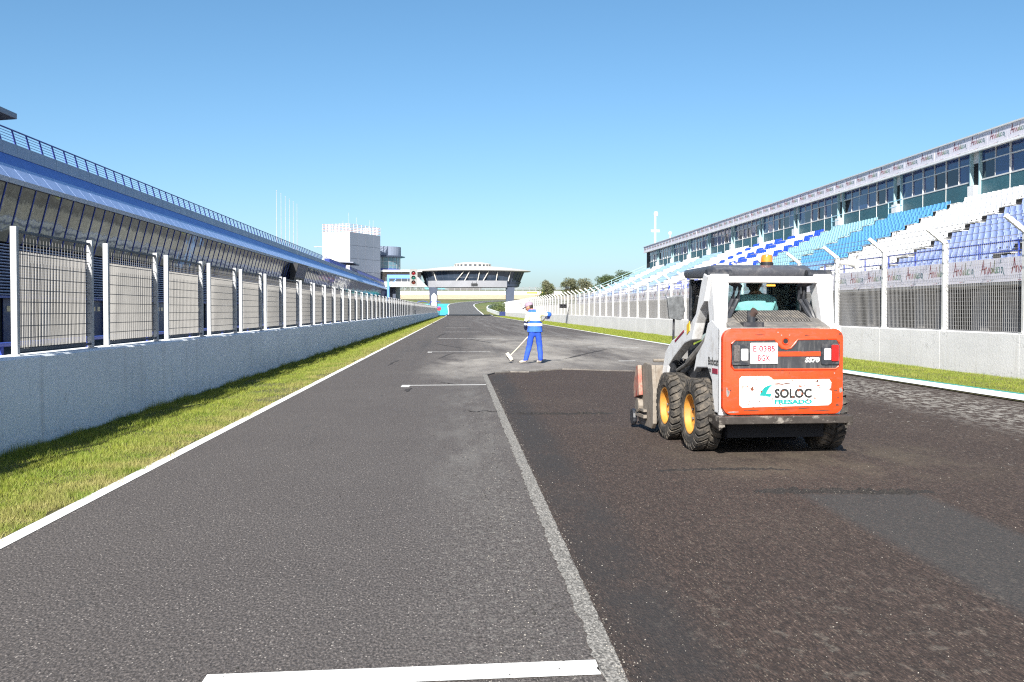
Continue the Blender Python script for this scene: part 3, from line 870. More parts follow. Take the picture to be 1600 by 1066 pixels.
for i_, k_ in enumerate(snames):
    SEATM[k_] = SB.mesh('seat', [smats[i_], M['dark']], smooth=True)
def block_colour(y, row, dl, dr, bi):
    # bi: 0 = nearest block ... ; dl/dr = distance to the aisles at either side
    if y < 39.3: return 'periwinkle'
    if y < 47.9: return 'white'
    if y < 56.5: return 'sky'
    if y < 65.1: return 'aqua'
    if y < 82.3:
        return 'royal' if min(dl, dr) < 2.55 and not (y < 73.7 and dl < 2.55 and row < 3) else 'white'
    if y < 90.9: return 'white'
    k = int((y - 90.9) // BAY)
    return 'pale' if k % 2 == 0 else 'white'
seats = []
edges = [GY0] + doors + [GY1]
for i in range(NR):
    x = 14.6 + .64 * i + .34; z = 2.45 + .308 * i
    for bi, (a, c) in enumerate(zip(edges[:-1], edges[1:])):
        n = int((c - a - 1.15) / .425)
        s0 = (a + c) / 2 - (n - 1) * .425 / 2
        for k in range(n):
            y = s0 + k * .425
            seats.append((x, y, z, block_colour(y, i, y - a, c - y, bi), i))
# those that show largest: nearest to the camera and inside the frame
vis = [s for s in seats if s[0] / s[1] < .508 + .01 and s[1] > 24]
vis.sort(key=lambda s: s[1] ** 2 + s[0] ** 2)
near = set(id(s) for s in vis[:300])
for s in vis[:300]:
    link('seat', SEATM[s[3]], gs, (s[0], s[1] + rng.normal(0, .006), s[2]), (0, rng.normal(0, .012), rng.normal(0, .02)))
base = np.array(SB.v, np.float32); nv = len(base)
rest = [s for s in seats if id(s) not in near]
V = (base[None] + np.array([(s[0], s[1], s[2]) for s in rest], np.float32)[:, None]).reshape(-1, 3)
F = [tuple(i + q * nv for i in f) for q in range(len(rest)) for f in SB.f]
me = bpy.data.meshes.new('seat_rows'); me.from_pydata(V.tolist(), [], F)
for mm in smats + [M['dark']]: me.materials.append(mm)
me.polygons.foreach_set('material_index', np.where(np.tile(SB.m, len(rest)) == 1, len(smats), np.repeat([snames.index(s[3]) for s in rest], len(SB.f))).astype(np.int32))
me.polygons.foreach_set('use_smooth', [True] * len(me.polygons)); me.set_sharp_from_angle(angle=R(35)); me.update()
tag(link('seat_rows', me, gs), kind='stuff')
# aisle steps
M['aisle'] = mat('aisle_shade', (.05, .045, .042), .85, var=.3, vscale=4)  # dark step colour paints in the shadow of the gaps between seat rows
b = MB(); b.box(-.1, .3, -.54, .54, .02, .36); b.box(-.14, .3, -.54, .54, .36, .38, 1); AST = b.mesh('aisle_step', [M['aisle'], M['stand_conc']])
for d in doors:
    for i in range(NR):
        link('aisle_step', AST, gs, (14.6 + .64 * i + .36, d, 2.45 + .308 * i))
# guard rail in front of the first row
b = MB()
for z in (3.32, 3.05):
    b.tube([(14.5, GY0, z), (14.5, GY1, z)], .022, 6)
b.build('guard_rail', M['blue_steel'], gs)
b = MB(); b.box(-.02, .02, -.02, .02, 2.4, 3.32); GP = b.mesh('guard_post', M['blue_steel'])
for y in np.arange(GY0 + .5, GY1, 2.15):
    link('guard_post', GP, gs, (14.5, y, 0))

# lettered boards
def stroke(b, pts, w, m, x):
    pts = [Vector((0, p[0], p[1])) for p in pts]
    for i, (p, q) in enumerate(zip(pts[:-1], pts[1:])):
        d = (q - p); 
        if d.length < 1e-6: continue
        d.normalize(); n = Vector((0, -d.z, d.y)) * w / 2; e = d * w * .3
        b.quad((x, *(p - e + n).yz), (x, *(p - e - n).yz), (x, *(q + e - n).yz), (x, *(q + e + n).yz), m)
ink = [mat('ink_maroon', (.2, .012, .03), .7), mat('ink_red', (.34, .06, .06), .7), mat('ink_olive', (.2, .2, .08), .7), mat('ink_green', (.05, .2, .1), .7), mat('ink_teal', (.02, .13, .16), .7)]
WORD = [  # brush-script letters, u runs along the reading direction
    (0, .034, [(0, -.02), (.06, .12), (.13, .36), (.16, .2), (.2, 0)]), (0, .028, [(.01, .1), (.1, .13), (.22, .12)]),
    (1, .024, [(.24, .16), (.25, 0), (.25, .12), (.31, .17), (.34, .1), (.36, -.02)]),
    (1, .02, [(.47, .12), (.42, .15), (.4, .05), (.44, 0), (.49, .1), (.53, .3), (.5, .1), (.53, 0)]),
    (2, .02, [(.63, .12), (.58, .14), (.56, .04), (.6, 0), (.64, .12), (.65, 0)]),
    (2, .022, [(.68, .02), (.72, .18), (.75, .34), (.72, .1), (.74, 0)]),
    (3, .022, [(.78, .16), (.77, .03), (.82, 0), (.86, .15), (.86, 0)]),
    (3, .022, [(.98, .14), (.93, .15), (.9, .06), (.93, 0), (.99, .03)]),
    (4, .024, [(1.02, .15), (1.03, 0)]), (4, .022, [(1.04, .24), (1.09, .36)]),
    (4, .028, [(1.19, .13), (1.12, .14), (1.1, .04), (1.14, 0), (1.2, .13), (1.22, .02), (1.27, -.06)])]
def word_mesh(name, k):
    b = MB()
    for mi, w, pts in WORD:
        # the board faces the track (-X); reading direction runs towards -Y (left to right as seen from the track)
        stroke(b, [(-u * k, v * k) for u, v in pts], w * k, mi, 0)
    for q, (u, v) in enumerate(((.35, -.2), (.42, -.2), (.52, -.19), (.6, -.19), (.66, -.18))):
        stroke(b, [(-u * k, v * k), (-(u + .03) * k, v * k)], .02 * k, 4 if q > 2 else 1, 0)
    return b.mesh(name, ink)
W1 = word_mesh('lettering', 1.02)
b = MB(); b.box(-.02, .02, .008, 1.732, 0, .64); BAN = b.mesh('banner', M['banner'])
k = 0
y = GY0
while y + 1.74 < GY1:
    o = link('banner', BAN, gs, (22.68, y, 8.56), (0, rng.normal(0, .01), 0)); link('lettering', W1, o, (-.024, 1.5, .2)); y += 1.74
y = GY0
b = MB(); b.box(-.02, .02, .004, 3.376, 0, .64); BAN2 = b.mesh('front_board', M['banner'])
while y + 3.38 < GY1:
    o = link('front_board', BAN2, gs, (14.48, y, 2.26)); link('lettering', W1, o, (-.024, 1.52, .24)); link('lettering', W1, o, (-.024, 3.21, .24)); y += 3.38

# glazed suites
b = MB(); b.box(22.72, 33, GY0, GY1, 8.5, 9.16); b.box(22.6, 33.2, GY0 - .3, GY1 + .3, 9.16, 9.22); b.build('roof', M['white_frame'], gs)
b = MB(); b.box(22.6, 22.72, GY0, GY1, 8.44, 8.53); b.build('roof_edge', M['white'], gs)
b = MB(); b.box(23.9, 32.5, GY0, GY1, -.1, 8.5); b.box(23.15, 24, GY1 - .3, GY1, 5.8, 8.5); b.build('suite_core', M['under'], gs)
b = MB(); b.box(22.9, 24, GY0, GY1, 5.75, 5.83); b.build('walkway', M['stand_conc'], gs)
DW_ = .86
mod = (BAY - DW_) / 3; pw = mod / 2
b = MB(); b.box(0, .02, .03, pw - .03, 7.26, 8.0); LP = b.mesh('lower_pane', M['stand_glass'])
M['stand_glass_b'] = mat('navy_glazing_pale_reflection', (.035, .075, .2), .06, var=.4, vscale=.6, spec=.5)  # paler and darker pane colours imitate differing reflections and interiors
M['stand_glass_c'] = mat('navy_glazing_dark_reflection', (.008, .014, .04), .04, var=.4, vscale=.3, spec=.35)
LPS = [LP] * 3
for g_ in ('stand_glass_b', 'stand_glass_c'):
    q_ = LP.copy(); q_.materials.clear(); q_.materials.append(M[g_]); LPS.append(q_)
b = MB(); b.box(0, .02, .03, pw - .03, 8.05, 8.5); UPN = b.mesh('upper_pane', M['stand_glass'])
b = MB(); b.box(-.03, .06, .012, mod - .012, 6.25, 7.2); SPN = b.mesh('spandrel_panel', M['teal_wall'])
b = MB(); b.box(-.05, .05, -.03, .03, 7.2, 8.5); MU1 = b.mesh('mullion', M['white_frame'])
b = MB(); b.box(-.03, .03, -.018, .018, 7.2, 8.5); MU2 = b.mesh('glazing_bar', M['white_frame'])
b = MB(); b.box(-.045, .04, .0, mod, 7.2, 7.262); b.box(-.04, .04, 0, mod, 8.0, 8.05); TRN = b.mesh('transom', M['white_frame'])
b = MB(); b.box(-.01, .02, -.014, .014, 6.25, 7.2); JNT = b.mesh('spandrel_joint', M['white_frame'])
b = MB(); b.box(-.12, .9, -.05, .05, 5.83, 8.5); JAMB = b.mesh('door_jamb', M['teal_jamb'])
b = MB(); b.box(-.32, -.13, .03, DW_ - .2, 5.84, 7.0); b.box(-.13, .9, DW_ - .12, DW_ - .06, 5.84, 6.95); DLOW = b.mesh('door_screen', M['white'])
b = MB(); b.box(.02, .1, .06, DW_ - .06, 8.02, 8.48); DTOP = b.mesh('door_header', M['white_frame'])
b = MB(); b.box(.85, .9, .06, DW_ - .06, 5.84, 8.5); DDRK = b.mesh('door', M['dark'])
starts = [doors[0] - BAY] + doors
for d in starts:
    ya = d + DW_ / 2
    if d > GY0:
        for nm, me, dy in (('door_jamb', JAMB, 0), ('door_jamb', JAMB, DW_), ('door_screen', DLOW, 0), ('door_header', DTOP, 0), ('door', DDRK, 0)):
            link(nm, me, gs, (23.0, d - DW_ / 2 + dy, 0))
    for q in range(3):
        y = ya + q * mod
        if y < GY0 or y + mod > GY1 - .1: continue
        link('spandrel_panel', SPN, gs, (23.0, y, 0)); link('transom', TRN, gs, (23.0, y, 0))
        if q: link('mullion', MU1, gs, (22.99, y, 0)); link('spandrel_joint', JNT, gs, (22.96, y, 0))
        link('glazing_bar', MU2, gs, (22.99, y + pw, 0))
        for s_ in (0, 1):
            link('lower_pane', random.choice(LPS), gs, (23.0, y + s_ * pw, 0), (0, rng.normal(0, .004), rng.normal(0, .008))); link('upper_pane', UPN, gs, (23.0, y + s_ * pw, 0))
b = MB(); b.box(23.05, 23.1, GY0, GY1, 6.2, 8.52); b.build('inner_lining', M['dark'], gs)
# stair rails by two doors
M['pale_rail'] = mat('pale_blue_rail', (.35, .6, .72), .5)
for d in (56.5, 65.1):
    b = MB()
    y1_, y0_ = d - .6, d - 2.4
    for z in (6.45, 6.75, 7.05):
        b.tube([(22.2, y0_, z), (22.2, y1_, z)], .022, 6)
    for yy_ in (y0_, y1_):
        b.tube([(22.2, yy_, 5.8), (22.2, yy_, 7.05)], .022, 6)
    b.build('stair_rail', M['pale_rail'], gs)
# sloping rail at the far end
b = MB()
for dz in (.35, .65, .95):
    b.tube([(22.9, GY1 + .1, 6.0 + dz), (14.6, GY1 + .1, 2.5 + dz)], .03, 6)
for q in np.linspace(0, 1, 7):
    b.tube([(22.9 - 8.3 * q, GY1 + .1, 5.8 - 3.5 * q), (22.9 - 8.3 * q, GY1 + .1, 6.95 - 3.5 * q)], .04, 6)
b.build('end_rail', M['teal_jamb'], gs)
# gate in the fence line
b = MB(); b.box(-.03, .03, 0, 1.7, 0, 1.95); tag(b.build('service_gate', M['navy'], loc=(13.2, 88.5, .0)), 'dark blue gate behind the right debris fence', 'gate')
# camera mast on the roof
t = thing('camera_mast', 'white camera mast standing on the grandstand roof', 'mast', (22.9, 127, 9.22))
b = MB(); b.tube([(0, 0, 0), (0, 0, 3.2)], .12, 10); b.build('mast', M['white_frame'], t)
b = MB(); b.box(-.5, .5, -.12, .12, 1.35, 1.6); b.build('cross_arm', M['white_frame'], t)
b = MB(); b.lathe([(0, 3.75), (.18, 3.7), (.26, 3.5), (.24, 3.25), (.1, 3.15), (0, 3.15)], 14, c=(.08, 0, 0)); b.build('camera_dome', M['white_frame'], t, smooth=True)
t = thing('roof_lamp', 'small white globe lamp on the grandstand roof beside the mast', 'lamp', (23.1, 119, 9.22))
b = MB(); b.tube([(0, 0, 0), (0, 0, .5)], .04); b.build('stem', M['white_frame'], t)
b = MB(); b.lathe([(0, .85), (.14, .8), (.2, .66), (.14, .52), (0, .48)], 12); b.build('globe', M['white'], t, smooth=True)
# ------------------------------------------------------------------ bridge building over the straight
M['bridge_grey'] = mat('bridge_panel', (.3, .31, .34), .5, metal=.2, var=.08, vscale=.4)
M['bridge_roof'] = mat('bridge_roof', (.44, .43, .41), .6, var=.06, vscale=.2)
M['bridge_glass'] = mat('bridge_glazing', (.03, .045, .07), .08, var=.4, vscale=.12, spec=.6)
M['slate'] = mat('slate_cladding', (.05, .065, .1), .5, var=.12, vscale=.5)
M['tan_rib'] = mat('pale_strut', (.5, .49, .45), .6)
br = thing('bridge_building', 'saucer shaped glazed bridge building spanning the track', 'building', (4.0, 294, 0))
AX, BY = 15.6, 10.5
def ell(b, prof, m=0, n=48):
    b.lathe(prof, n, sx=1, sy=BY / AX, m=m)
b = MB(); ell(b, [(0, 13.35), (5, 13.2), (10, 12.75), (14, 12.25), (15.5, 11.95), (15.6, 11.85), (15.3, 11.7), (13.6, 11.62), (0, 11.6)]); roof = b.build('roof', M['bridge_roof'], br, smooth=True)
b = MB(); ell(b, [(0, 14.35), (2.5, 14.25), (4.2, 14.0), (4.9, 13.75), (5.0, 13.65)]); b.build('dome', M['bridge_roof'], roof, smooth=True)
b = MB(); ell(b, [(4.75, 13.7), (4.75, 13.15)]); b.build('dome_glazing', M['bridge_glass'], roof)
b = MB()
for k in range(24):
    t_ = 2 * math.pi * k / 24
    b.obox((4.85 * math.cos(t_), 4.85 * BY / AX * math.sin(t_), 13.42), (.5, .12, .6), (0, 0, t_ + 1.57))
b.build('dome_rib', M['bridge_roof'], roof)
b = MB(); ell(b, [(12.6, 9.0), (13.7, 11.62)]); b.build('glazing', M['bridge_glass'], br)
b = MB(); ell(b, [(12.4, 7.75), (12.75, 9.05), (12.95, 9.05), (12.9, 8.9), (12.0, 7.6), (0, 7.5)]); b.build('hull', M['slate'], br, smooth=True)
b = MB()
for k in range(44):
    t_ = 2 * math.pi * (k + .5) / 44
    c0, s0 = math.cos(t_), math.sin(t_) * BY / AX
    b.tube([(12.66 * c0, 12.66 * s0, 9.0), (13.74 * c0, 13.74 * s0, 11.62)], .07, 5)
b.build('glazing_rib', M['slate'], br)
b = MB()
for x0_, x1_ in ((-4.4, -2.4), (-2.2, -.9), (1.2, 1.7), (2.6, 4.0), (6.0, 6.4), (-9.5, -10.2), (9.2, 9.8)):
    f = lambda x: -BY * math.sqrt(max(.02, 1 - (x / 13.2) ** 2)) * .87 - .05
    b.tube([(x0_, f(x0_), 9.1), (x1_, f(x1_) - .3, 11.5)], .13, 6)
b.build('strut', M['tan_rib'], br)
b = MB()
n = 24
pts = []
for k in range(n + 1):
    x = -11.6 + 20.4 * k / n
    yf = -BY * .93 * math.sqrt(max(.05, 1 - (x / 15.0) ** 2)) - .5
    pts.append((x, yf))
for (xa, ya), (xb, yb) in zip(pts[:-1], pts[1:]):
    b.quad((xa, ya, 7.45), (xb, yb, 7.45), (xb, yb - .3, 9.15), (xa, ya - .3, 9.15))
    b.quad((xa, ya, 7.45), (xb, yb, 7.45), (xb, yb + 3, 7.3), (xa, ya + 3, 7.3))
    b.quad((xa, ya - .3, 9.15), (xb, yb - .3, 9.15), (xb, yb + .3, 9.15), (xa, ya + .3, 9.15))
b.build('balcony_band', M['bridge_grey'], br)
b = MB()
for sx_ in (-1, 1):
    b.add([(-.95, -1.4, -.2), (.75, -1.4, -.2), (.75, 1.4, -.2), (-.95, 1.4, -.2), (-.95, -1.8, 7.5), (1.25, -1.8, 7.5), (1.25, 1.8, 7.5), (-.95, 1.8, 7.5)], [(0, 3, 2, 1), (4, 5, 6, 7), (0, 1, 5, 4), (1, 2, 6, 5), (2, 3, 7, 6), (3, 0, 4, 7)])
    break
LEG = b.mesh('pillar', M['slate'])
link('pillar', LEG, br, (9.6, -6, 0)); link('pillar', LEG, br, (-10.2, -6, 0), None, (-1, 1, 1))
b = MB(); b.prism([(-.6, .2), (.6, .2), (.6, 5.3), (0, 6.0), (-.6, 5.3)], 1, -1.62, -1.5); b.build('pillar_sign', M['white'], br, loc=(-10.1, -6.2, 0))
t = thing('start_lights', 'black row of start lights hung under the bridge', 'start lights', (4.4, 282.2, 7.5))
b = MB()
for k in range(5):
    b.box(-.75 + k * .3 - .12, -.75 + k * .3 + .12, -.1, .1, .1, .95)
b.box(-.9, .8, .1, .16, .3, .7); b.build('housing', M['black'], t)
for k in range(5):
    for q in (.35, .72):
        b = MB(); b.disc((-.75 + k * .3, -.103, q), .08, n=10); b.build('lens', M['dark'], t)
b = MB(); b.tube([(-.6, .2, .9), (-.6, .8, 1.4)], .04); b.tube([(.5, .2, .9), (.5, .8, 1.4)], .04); b.build('hanger', M['galv_dark'], t)

# gallery joining the bridge to the tower
ga = thing('gallery_building', 'elevated white gallery with dark windows left of the bridge', 'building', (0, 288, 0))
b = MB(); b.box(-30, -9.2, -1.6, 8, 11.5, 11.95); b.build('roof', M['white'], ga)
b = MB(); b.box(-30, -9.5, .4, 7.5, 8.9, 11.5); b.build('glazing', M['bridge_glass'], ga)
b = MB(); b.prism([(-30, 7.6), (-7.8, 7.6), (-8.6, 8.3), (-10.6, 10.4), (-10.9, 10.4), (-10.9, 8.9), (-30, 8.9)], 1, -.6, 7.6); b.build('parapet', M['white'], ga)
for x in np.arange(-29, -10, 1.6):
    b = MB(); b.box(x - .05, x + .05, .3, .42, 8.9, 11.5); b.build('mullion', M['bridge_grey'], ga)
lt = text_mesh('21', 1.3, M['sky_blue_steel'], shear=.2); link('lettering', lt, ga, (-11.9 - 1.5, -.62, 8.3), (R(90), 0, 0))
for q in ((-29.5, -27.5, 1, 6), (-17, -16.2, 2, 4)):
    b = MB(); b.box(*q, -.1, 7.6); b.build('pillar', M['slate'], ga)

# control tower and its round annex
M['tower_white'] = mat('white_render', (.78, .78, .77), .7, var=.04, vscale=.2)
M['tower_grey'] = mat('grey_cladding', (.3, .33, .4), .5, metal=.2, var=.06, vscale=.25)
tw = thing('control_tower', 'tall white and grey control tower with red and white lattice rail', 'tower', (-26.2, 270, 0))
A, B_, C_ = Vector((0, 0)), Vector((-6.9, 2.6)), Vector((6.4, 14.5))
D_ = B_ + C_
b = MB(); b.add([(A.x, A.y, 0), (C_.x, C_.y, 0), (D_.x, D_.y, 0), (B_.x, B_.y, 0), (A.x, A.y, 20.6), (C_.x, C_.y, 20.6), (D_.x, D_.y, 20.6), (B_.x, B_.y, 20.6)], [(4, 5, 6, 7), (1, 2, 6, 5), (2, 3, 7, 6), (3, 0, 4, 7)])
b.build('wall', M['tower_white'], tw)
e = C_ - A; nrm = Vector((e.y, -e.x)).normalized()
PN = 4
zs = [0, 8.0, 11.0, 14.2, 17.4, 20.6]
for i in range(PN):
    for z0_, z1_ in zip(zs[1:-1], zs[2:]):
        p, q = A + e * (i / PN + .004), A + e * ((i + 1) / PN - .004)
        b = MB(); f = lambda P, o_: (P + nrm * o_)
        p0, q0, p1, q1 = f(p, -.2), f(q, -.2), f(p, .05), f(q, .05)
        b.add([(p1.x, p1.y, z0_ + .03), (q1.x, q1.y, z0_ + .03), (q1.x, q1.y, z1_ - .03), (p1.x, p1.y, z1_ - .03), (p0.x, p0.y, z0_ + .03), (q0.x, q0.y, z0_ + .03), (q0.x, q0.y, z1_ - .03), (p0.x, p0.y, z1_ - .03)], [(0, 1, 2, 3), (0, 4, 5, 1), (1, 5, 6, 2), (2, 6, 7, 3), (3, 7, 4, 0)])
        b.build('cladding_panel', M['tower_grey'], tw)
b = MB(); b.add([(A.x, A.y, 0), (C_.x, C_.y, 0), (C_.x, C_.y, 20.6), (A.x, A.y, 20.6)], [(0, 1, 2, 3)]); b.build('cladding_backing', M['slate'], tw)
M['red_white'] = mat('red_white_rail', (.62, .36, .31), .6, var=.4, vscale=1.5)
b = MB()
ring = [A, C_, D_, B_, A]
for p, q in zip(ring[:-1], ring[1:]):
    for z in (20.9, 21.3, 21.7, 22.1, 22.5):
        b.tube([(p.x, p.y, z), (q.x, q.y, z)], .05, 5, m=0 if int(z * 10) % 8 else 1)
    for k in range(9):
        r_ = p + (q - p) * k / 8
        b.tube([(r_.x, r_.y, 20.6), (r_.x, r_.y, 22.6)], .07, 5, m=1)
b.build('lattice_rail', [M['red_white'], M['white']], tw)
b = MB()
for x, y, z in ((-.5, 3, 25.5), (1.2, 5, 24.5), (4, 11, 24.3), (4.8, 12, 24.4), (-2, 4, 23.6)):
    b = MB(); b.tube([(x, y, 20.6), (x, y, z)], .04, 5); b.build('antenna', M['pole'], tw)
b = MB(); b.tube([(-6.9, 2.6, 17), (-8.4, 2.4, 17.1)], .12, 6); b.box(-8.9, -8.2, 2.2, 2.6, 16.95, 17.15); b.build('wall_lamp', M['pole'], tw)
an = thing('round_annex', 'round glazed annex with a brimmed roof beside the control tower', 'building', (-21.0, 296, 0))
R_ = 5.9
b = MB(); b.lathe([(0, 18.4), (R_, 18.3), (R_, 16.0)], 40); b.build('drum', mat('annex_cladding', (.2, .24, .32), .7, var=.05), an)
b = MB(); b.lathe([(R_, 16.0), (R_ + 1.1, 15.75), (R_ + 1.1, 15.6), (R_ - .2, 15.4)], 40); b.build('brim', M['slate'], an)
M['annex_glass'] = mat('annex_glazing', (.1, .19, .24), .1, var=.3, vscale=.4, spec=.6)
b = MB(); b.lathe([(R_ - .25, 15.4), (R_ - .25, 12.4)], 40); b.build('glazing', M['annex_glass'], an)
b = MB(); b.lathe([(R_ - .2, 12.5), (R_ - .2, 11.5)], 40); b.build('blue_band', M['blue_steel'], an)
b = MB(); b.lathe([(R_ - .2, 11.5), (R_ - .2, 0)], 40); b.build('base', M['tower_grey'], an)
b = MB()
for k in range(24):
    t_ = 2 * math.pi * k / 24
    b.tube([(R_ * .965 * math.cos(t_), R_ * .965 * math.sin(t_), 12.4), (R_ * .965 * math.cos(t_), R_ * .965 * math.sin(t_), 15.4)], .05, 4)
for z in (13.3, 14.3):
    b.lathe([(R_ - .2, z), (R_ - .2, z + .08)], 40)
b.build('glazing_bar', M['bridge_grey'], an)

# ------------------------------------------------------------------ beyond the bridge
M['far_asphalt'] = asphalt('far_asphalt', (.1, .1, .1), (.25, .25, .25), (.12, .12, .12))
cl = [(3.1, 290), (3.0, 320), (2.9, 375), (2.6, 430), (2.0, 480), (1.6, 520), (3.0, 552), (9, 580), (20, 602), (36, 616), (60, 624), (110, 630), (200, 634)]
def dense(pts, step=6):
    out = []
    P = [Vector((p[0], p[1])) for p in pts]
    for i in range(len(P) - 1):
        p0, p1, p2, p3 = P[max(i - 1, 0)], P[i], P[i + 1], P[min(i + 2, len(P) - 1)]
        n = max(2, int((p2 - p1).length / step))
        for k in range(n):
            t_ = k / n
            out.append(.5 * (2 * p1 + (p2 - p0) * t_ + (2 * p0 - 5 * p1 + 4 * p2 - p3) * t_ ** 2 + (3 * p1 - p0 - 3 * p2 + p3) * t_ ** 3))
    out.append(P[-1])
    return out
def ribbon(pts, o0, o1, dz, m, name, parent=None, hfun=None, top=None):
    D = dense(pts); b = MB(); prev = None
    for i, p in enumerate(D):
        d = (D[min(i + 1, len(D) - 1)] - D[max(i - 1, 0)]).normalized(); nn = Vector((d.y, -d.x))
        a, c = p + nn * o0, p + nn * o1
        cur = [(a.x, a.y, H(a.x, a.y) + dz), (c.x, c.y, H(c.x, c.y) + dz)]
        if prev:
            b.quad(prev[0], prev[1], cur[1], cur[0])
        prev = cur
    return b.build(name, m, parent)
far = tag(ribbon(cl, -6.1, 6.1, .05, M['far_asphalt'], 'far_track'), 'asphalt curving uphill to the right beyond the bridge', 'track', kind='structure')
ribbon(cl, -6.3, -5.9, .09, M['white'], 'edge_line', far); ribbon(cl, 5.9, 6.3, .09, M['white'], 'edge_line', far)
M['runoff'] = mat('turquoise_runoff', (.06, .4, .55), .8, var=.12, vscale=.1, dirt=(.04, .45, .35), dirt_amt=.9, dscale=(.12, .02, 1), dlo=.5, dhi=.53)
tag(ribbon(cl[1:7], -24, -6.35, .04, M['runoff'], 'painted_runoff'), 'turquoise painted run-off left of the far track', 'run-off', kind='structure')
M['gravel'] = mat('gravel_trap', (.5, .4, .27), .95, var=.15, vscale=.3)
b = MB()
gx = list(np.arange(-90, 221, 10))
for xa, xb in zip(gx[:-1], gx[1:]):
    for ya, yb in ((640, 655), (655, 678), (678, 702)):
        b.quad((xa, ya, H(0, ya) + .06), (xb, ya, H(0, ya) + .06), (xb, yb, H(0, yb) + .06), (xa, yb, H(0, yb) + .06))
tag(b.build('gravel_trap', M['gravel']), 'beige gravel trap outside the far bend', 'gravel trap', kind='structure')
M['service_road'] = M['far_asphalt']
b = MB()
fw = thing('far_wall', 'long white barrier wall behind the far bend', 'wall', (0, 702, H(0, 702)))
b.box(-90, 220, 0, .5, -.3, 2.1); b.build('wall', M['white'], fw)
M['yellow_board'] = mat('yellow_board', (.75, .5, .06), .6, var=.2, vscale=.3); M['cyan_board'] = mat('cyan_board', (.25, .6, .75), .6)
for x, w, mm in ((44, 7, 'yellow_board'), (54, 5, 'yellow_board'), (26, 5, 'cyan_board'), (70, 5, 'cyan_board')):
    b = MB(); b.box(x, x + w, -.06, -.01, .5, 1.8); b.build('board', M[mm], fw)
ff = thing('far_fence', 'grey wire fence on the slope behind the far white wall', 'fence', (0, 706, H(0, 706)))
b = MB(); b.tube([(0, 0, 0), (0, 0, 4.4), (0, -.7, 5.0)], .16, 5); FP = b.mesh('post', M['galv'])
for x in range(-90, 221, 4):
    link('post', FP, ff, (x, 0, 0))
b = MB()
for z in np.arange(.3, 4.5, .3):
    b.tube([(-90, 0, z), (220, 0, z)], .06, 4)
b.build('wire', M['galv'], ff)
t = thing('far_stand', 'dark low grandstand on the hill framed under the bridge', 'grandstand', (3, 800, H(0, 800)))
M['brown'] = mat('brown_terrace', (.09, .085, .08), .9, var=.2)
b = MB(); b.prism([(-9, 0), (13, 0), (16, 2.2), (-12, 2.2)], 1, 0, 8); b.build('terrace', M['brown'], t)
b = MB(); b.prism([(-26, .3), (-12, .3), (-13.5, 2.4), (-28, 2.4)], 1, 0, 6); b.build('canopy', M['teal_board'], t)

# blue arched frames with a red drum at the pit exit, small low barrier inside the bend
t = thing('arched_frame', 'blue tubular arched frame by the pit exit at the end of the wall', 'frame', (-6.6, 262, 0))
b = MB()
for x0_ in (-3.2, -.2):
    b.tube([(x0_, 0, 0), (x0_, 0, 3.0), (x0_ + .5, 0, 3.5), (x0_ + 1.6, 0, 3.7), (x0_ + 2.8, 0, 3.4)], .09, 6)
b.build('frame', M['blue_steel'], t)
b = MB(); b.box(-.2, 2.4, -.2, .2, 2.1, 2.3); b.build('shelf', M['blue_steel'], t)
t = thing('red_drum', 'small red drum at the end of the pit wall', 'drum', (-4.5, 268.5, 1.9))
b = MB(); b.lathe([(0, -.5), (.5, -.5), (.52, -.4), (.5, 0), (.52, .4), (.5, .5), (0, .5)], 14, axis=1); b.build('drum', mat('red_plastic', (.6, .02, .05), .5), t, smooth=True)
b = MB(); b.box(-.1, .1, -.1, .1, -1.9, -.5); b.build('stand', M['galv_dark'], t)
ib = [(10.5, 300), (11.5, 350), (9.3, 420), (8.6, 460), (12, 500), (24, 530)]
t = thing('inner_barrier', 'white low barrier curving along the grass inside the far bend', 'barrier', (0, 0, 0))
D = dense(ib, 8); b = MB()
D = [Vector((p.x + 3.5, p.y)) for p in D]
for p, q in zip(D[:-1], D[1:]):
    z0_, z1_ = H(p.x, p.y), H(q.x, q.y)
    for o_ in (0, .4):
        b.quad((p.x + o_, p.y, z0_ - .2), (q.x + o_, q.y, z1_ - .2), (q.x + o_, q.y, z1_ + 1.1), (p.x + o_, p.y, z0_ + 1.1))
    b.quad((p.x, p.y, z0_ + 1.1), (q.x, q.y, z1_ + 1.1), (q.x + .4, q.y, z1_ + 1.1), (p.x + .4, p.y, z0_ + 1.1))
b.build('barrier', M['white'], t)
t = thing('marshal_hut', 'small white marshal hut behind the inner barrier', 'hut', (18.3, 400, H(0, 400)))
b = MB(); b.box(-1, 1, -1, 1, 0, 2.2); b.build('wall', M['white'], t); b = MB(); b.box(-1.2, 1.2, -1.2, 1.2, 2.2, 2.4); b.build('roof', M['white_frame'], t); b = MB(); b.box(-.5, .3, -1.03, -1.0, 1, 1.8); b.build('window', M['dark'], t)
t = thing('dark_block', 'dark blue padded block at the foot of the right bridge pillar', 'barrier', (11.8, 286, 0))
b = MB(); b.prism(rrect(-.95, .95, 0, 1.15, .12), 1, -.6, .6); b.build('padding', M['navy'], t)

